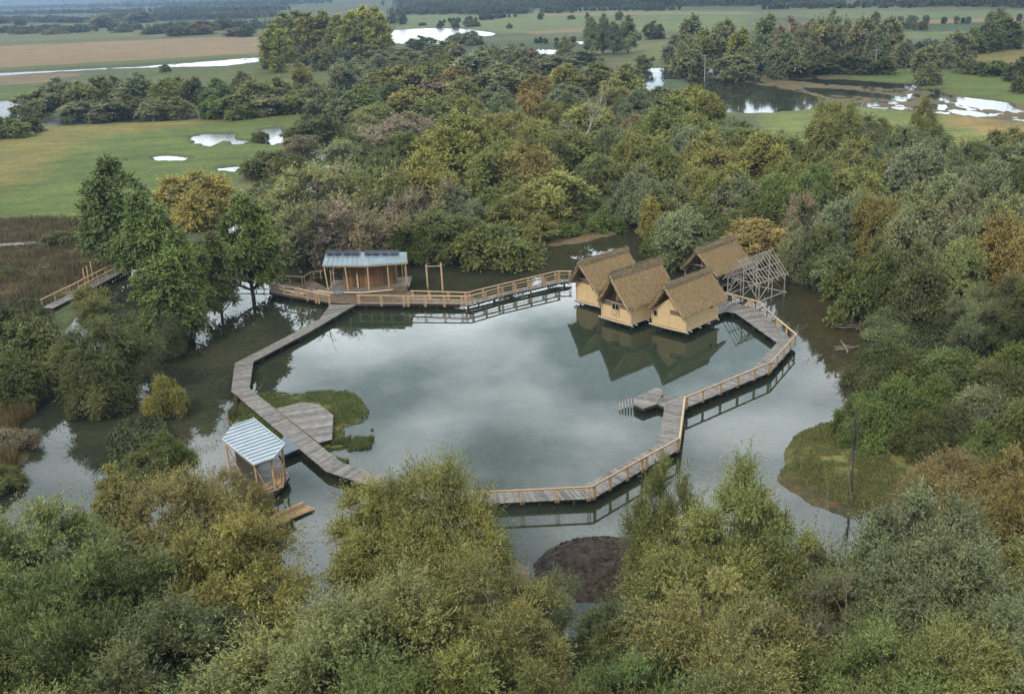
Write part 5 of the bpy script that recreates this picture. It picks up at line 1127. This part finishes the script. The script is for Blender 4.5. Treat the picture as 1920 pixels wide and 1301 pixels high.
# ------------------------------------------------------------------ stuff: grass, undergrowth, distant woods
def gh(x, y):                                               # ground height from the grid
    r_ = np.hypot(x, y + 6); t_ = np.arctan2(x, y + 6)
    i = np.clip(((np.log(r_ / 24.0) / math.log(11000 / 24.0)) * (NR - 3)) + 2, 0, NR - 1).astype(int); j = np.clip((t_ + R(62)) / R(124) * 999, 0, 999).astype(int)
    return hgt.reshape(NR, 1000)[i, j]
def scatter_poly(polypx, n, g, z=0):
    poly = PG(polypx); lo, hi = poly.min(0), poly.max(0); X = g.uniform(lo[0], hi[0], n * 4); Y = g.uniform(lo[1], hi[1], n * 4); k = polysd(X, Y, poly) > 0; return X[k][:n], Y[k][:n]
def blades(name, polys, n, hl, w, color, seed, spread=.35, wetok=False, clump=0, hvar=1.0, tonev=.5, zoff=0):
    g = np.random.default_rng(seed); Vs = []; 
    for po in polys:
        X, Y = scatter_poly(po, n, g)
        if clump: f = fbm(X, Y, clump, 3, seed) > -.05; X, Y = X[f], Y[f]
        z = gh(X, Y); k = (z > .0) | wetok; X, Y, z = X[k], Y[k], z[k]; z = np.maximum(z, 0) + zoff; m = len(X)
        hh = hl * (.5 + g.random(m)) * (1 + hvar * np.clip(fbm(X, Y, 2.5, 3, seed + 5), -.7, 1)); a = g.random(m) * 6.28; d = np.stack([np.cos(a) * spread * g.random(m), np.sin(a) * spread * g.random(m), np.ones(m)], 1) * hh[:, None]
        b = np.stack([X, Y, z - .03], 1); a2 = g.random(m) * 6.28; s_ = np.stack([np.cos(a2), np.sin(a2), 0 * a2], 1) * w * (.6 + .8 * g.random(m))[:, None]
        Vs.append(np.stack([b - s_, b + s_, b + d + s_ * .3, b + d - s_ * .3], 1))
    V = np.concatenate(Vs).reshape(-1, 3); nq = len(V) // 4; tone = (1 - tonev / 2) + tonev * g.random(nq); hue = np.clip(g.normal(.2, .25, nq), 0, 1)
    me = mesh_np(name, V, np.arange(4 * nq).reshape(-1, 4), tone, hue); me.materials.append(leafmat(name + '_blades', col0=color, back=1.1)); o = bpy.data.objects.new(name, me); col.objects.link(o); tag(o, kind='stuff'); return o
ISL = [(430, 752), (445, 738), (540, 740), (610, 735), (665, 740), (699, 778), (680, 795), (650, 822), (585, 845), (450, 820), (425, 790)]
ISR = [(1462, 850), (1480, 825), (1530, 800), (1575, 800), (1620, 822), (1720, 870), (1690, 940), (1600, 965), (1462, 905)]
blades('grass', [ISL], 42000, .17, .028, (.095, .118, .035), 3, hvar=1.5, tonev=.9, spread=.8)
blades('grass', [ISR], 60000, .15, .035, (.125, .135, .045), 4, hvar=1.6, tonev=.9, spread=.8)
blades('reeds', [[(0, 414), (300, 417), (330, 520), (110, 575), (0, 640), (-300, 700), (-300, 420)]], 90000, .55, .05, (.100, .082, .042), 5, hvar=1.4, tonev=.8)
blades('sedge', [[(-100, 770), (55, 755), (70, 775), (30, 800), (40, 850), (25, 900), (-100, 920)]], 14000, .8, .04, (.13, .10, .04), 6, wetok=True)
blades('shore_weeds', [[(955, 466), (1000, 446), (1165, 426), (1120, 395), (900, 400), (780, 440)], [(610, 840), (700, 806), (700, 850), (640, 875)], [(420, 745), (450, 735), (436, 810), (415, 810)]], 9000, .35, .04, (.09, .10, .035), 7)
blades('water_weeds', [[(230, 660), (300, 600), (420, 560), (500, 600), (430, 690), (430, 800), (380, 880), (220, 800)]], 16000, .10, .035, (.10, .075, .05), 8, wetok=True, clump=4, spread=2.5, tonev=1.0, zoff=-.02)
blades('shallow_grass', [[(628, 856), (650, 845), (697, 833), (690, 848), (664, 866), (638, 874)], [(615, 836), (700, 804), (700, 826), (640, 852)]], 5000, .22, .03, (.085, .11, .035), 10, wetok=True, clump=1.6, spread=1.0)
blades('mound_weeds', [[(1100, 1015), (1180, 1020), (1190, 1045), (1130, 1035)], [(1080, 1005), (1100, 1005), (1100, 1018), (1082, 1018)]], 1, .2, .03, (.08, .11, .03), 9, wetok=True)
def undergrowth(name, polys, n, hmax, ll, lw, color, seed):
    g = np.random.default_rng(seed); Vs = []; tn = []; 
    for po in polys:
        X, Y = scatter_poly(po, n, g); cov = fbm(X, Y, 9, 3, seed); k = cov > -.25; X, Y, cov = X[k], Y[k], cov[k]; m = len(X)
        z = g.random(m) ** .6 * hmax * np.clip(.35 + cov * 1.2 + .5 * fbm(X, Y, 3.2, 2, seed + 3), .08, 1.3)
        c = np.stack([X, Y, z], 1); u = g.normal(0, 1, (m, 3)); u /= np.linalg.norm(u, axis=1)[:, None]; w = np.cross(u, g.normal(0, 1, (m, 3))); w /= np.linalg.norm(w, axis=1)[:, None]
        l = ll * (.6 + .8 * g.random(m))[:, None]; Vs.append(np.stack([c, c + u * l * .5 + w * lw / 2, c + u * l, c + u * l * .5 - w * lw / 2], 1)); tn.append(.6 + .8 * g.random(m))
    V = np.concatenate(Vs).reshape(-1, 3); V[:, 2] = np.maximum(V[:, 2], .02); nq = len(V) // 4
    me = mesh_np(name, V, np.arange(4 * nq).reshape(-1, 4), np.concatenate(tn), np.clip(g.normal(.25, .3, nq), 0, 1)); me.materials.append(leafmat(name + '_leaf', col0=color)); o = bpy.data.objects.new(name, me); col.objects.link(o); tag(o, kind='stuff')
undergrowth('undergrowth', [[(500, 400), (640, 300), (760, 230), (900, 230), (1100, 290), (1130, 385), (1000, 415), (800, 440), (640, 450)], [(640, 230), (650, 150), (720, 118), (900, 112), (1080, 122), (1200, 190), (1330, 210), (1480, 270), (1500, 400), (1330, 380), (1170, 300), (1050, 290)],
                             [(1490, 400), (1490, 300), (1600, 270), (1740, 280), (2000, 340), (2100, 440), (1900, 450), (1640, 430)]], 52000, 3.0, .6, .3, (.045, .055, .024), 11)
undergrowth('foreground_scrub', [[(-100, 1400), (-100, 1060), (200, 1180), (480, 1210), (800, 1190), (1100, 1160), (1500, 1160), (1700, 1000), (1750, 900), (1950, 870), (2050, 1400)]], 60000, 2.2, .35, .14, (.045, .060, .022), 12)
undergrowth('bank_scrub', [[(1600, 860), (1590, 760), (1640, 660), (1760, 620), (1950, 600), (2050, 800), (1900, 880), (1720, 850)], [(-50, 740), (-50, 580), (80, 570), (110, 660), (50, 730)], [(210, 850), (230, 805), (300, 790), (330, 850), (250, 890), (210, 890)]], 30000, 1.8, .35, .14, (.05, .062, .024), 13)
def wood_mass(name, lines, color, seed, hh=(8, 15), dens=1.0):
    """far woods and hedges that read as one mass: lumpy belts of leaf clusters along ground lines"""
    g = np.random.default_rng(seed); Vs = []; tn = []; hu = []
    for (pts, depth, hs, gap) in lines:
        w_ = [P(x, y)[:2] for x, y in pts]
        for a, b in zip(w_[:-1], w_[1:]):
            L_ = np.linalg.norm(b - a); nt = int(L_ * depth / 55 * dens) + 2; nt = min(nt, 420)
            t = g.random(nt); c = a + (b - a) * t[:, None]; d = (b - a) / L_; nn_ = np.array([-d[1], d[0]]); nn_ = nn_ * np.sign(nn_[1] + 1e-6); c = c + nn_ * (g.random(nt) * depth)[:, None] + d * g.normal(0, 3, nt)[:, None]
            keep = g.random(nt) > gap; c = c[keep]; nt = len(c); h = g.uniform(hs[0], hs[1], nt) * (.8 + .35 * fbm(c[:, 0], c[:, 1], 60, 2, seed)); rr_ = h * g.uniform(.32, .55, nt)
            dist = np.linalg.norm(c.mean(0)) if nt else 500; per = 260 if dist < 900 else (130 if dist < 1800 else 70); sz = .9 if dist < 900 else (1.5 if dist < 1800 else 2.8)
            u = g.normal(0, 1, (nt, per, 3)); u /= np.linalg.norm(u, axis=2)[:, :, None]; rad = g.random((nt, per, 1)) ** .33
            q = u * rad * np.stack([rr_, rr_, h * .52], 1)[:, None, :]; q[:, :, 2] += (h * .5)[:, None]; q[:, :, :2] += c[:, None, :]; q = q.reshape(-1, 3); m_ = len(q)
            e = g.normal(0, 1, (m_, 3)); e /= np.linalg.norm(e, axis=1)[:, None]; f = np.cross(e, g.normal(0, 1, (m_, 3))); f /= np.linalg.norm(f, axis=1)[:, None]; s_ = sz * (.6 + .8 * g.random(m_))[:, None]
            Vs.append(np.stack([q - e * s_ / 2, q + f * s_ * .3, q + e * s_ / 2, q - f * s_ * .3], 1)); tt = g.uniform(.65, 1.35, nt); tn.append(np.repeat(tt, per) * (.75 + .5 * g.random(m_))); hu.append(np.repeat(np.clip(g.normal(.15, .25, nt), 0, 1), per))
    V = np.concatenate(Vs).reshape(-1, 3); V[:, 2] = np.maximum(V[:, 2], .05); nq = len(V) // 4
    me = mesh_np(name, V, np.arange(4 * nq).reshape(-1, 4), np.concatenate(tn), np.concatenate(hu)); me.materials.append(leafmat(name + '_leaf', col0=color)); o = bpy.data.objects.new(name, me); col.objects.link(o); tag(o, kind='stuff')
wood_mass('distant_wood', [([(-300, 77), (0, 62), (125, 60)], 30, (5, 10), .1), ([(125, 64), (250, 58), (500, 56)], 25, (6, 12), .15), ([(-200, 50), (0, 42), (160, 45)], 40, (8, 12), .4), ([(160, 44), (320, 40), (480, 36)], 60, (10, 18), .3),
    ([(-200, 34), (0, 29), (300, 24), (500, 22)], 60, (8, 14), .45), ([(-200, 24), (0, 19), (300, 14), (500, 13)], 200, (10, 18), .3), ([(730, 30), (800, 29), (860, 28), (915, 30)], 50, (9, 15), .1), ([(860, 44), (930, 38), (980, 33)], 25, (4, 8), .2),
    ([(915, 28), (1000, 27), (1060, 26)], 30, (6, 12), .2), ([(1050, 24), (1120, 22), (1240, 22)], 30, (4, 7), .1), ([(740, 22), (900, 18), (1060, 17)], 150, (10, 20), .15), ([(1690, 48), (1800, 46), (1950, 44)], 20, (4, 8), .3), ([(1420, 20), (1560, 17), (1700, 17)], 60, (5, 9), .2),
    ([(1020, 85), (1100, 80), (1180, 80)], 15, (4, 6), .1), ([(1240, 118), (1300, 120), (1500, 126), (1700, 130), (1760, 128)], 18, (4, 8), .1), ([(1700, 100), (1760, 100), (1800, 98)], 20, (5, 9), .2),
    ([(1680, 16), (1800, 15), (2000, 17)], 120, (12, 20), .1), ([(1060, 16), (1240, 14), (1400, 13)], 120, (14, 20), .0)], (.045, .06, .03), 31)
wood_mass('far_forest', [([(-200, 13), (200, 8), (600, -2), (960, -12)], 500, (10, 18), .2), ([(700, 12), (960, 8), (1100, 6)], 500, (14, 22), .1), ([(1380, 10), (1700, 6), (2100, 2)], 500, (12, 20), .2), ([(1100, 2), (1500, -10), (2100, -30)], 900, (14, 22), .2)], (.035, .05, .03), 32, dens=.35)
HAZE = .00017

# ------------------------------------------------------------------ haze
hz = MB().box(-9500, -300, -2, 9500, 10500, 190)
m = bpy.data.materials.new('haze_air'); m.use_nodes = True; nt = m.node_tree; nt.nodes.clear()
pv = nd(nt, 'ShaderNodeVolumePrincipled'); pv.inputs['Color'].default_value = (.33, .46, .66, 1); pv.inputs['Density'].default_value = HAZE; pv.inputs['Anisotropy'].default_value = .2
ou = nd(nt, 'ShaderNodeOutputMaterial'); nt.links.new(pv.outputs[0], ou.inputs['Volume'])
tag(hz.build('haze', m), kind='stuff')
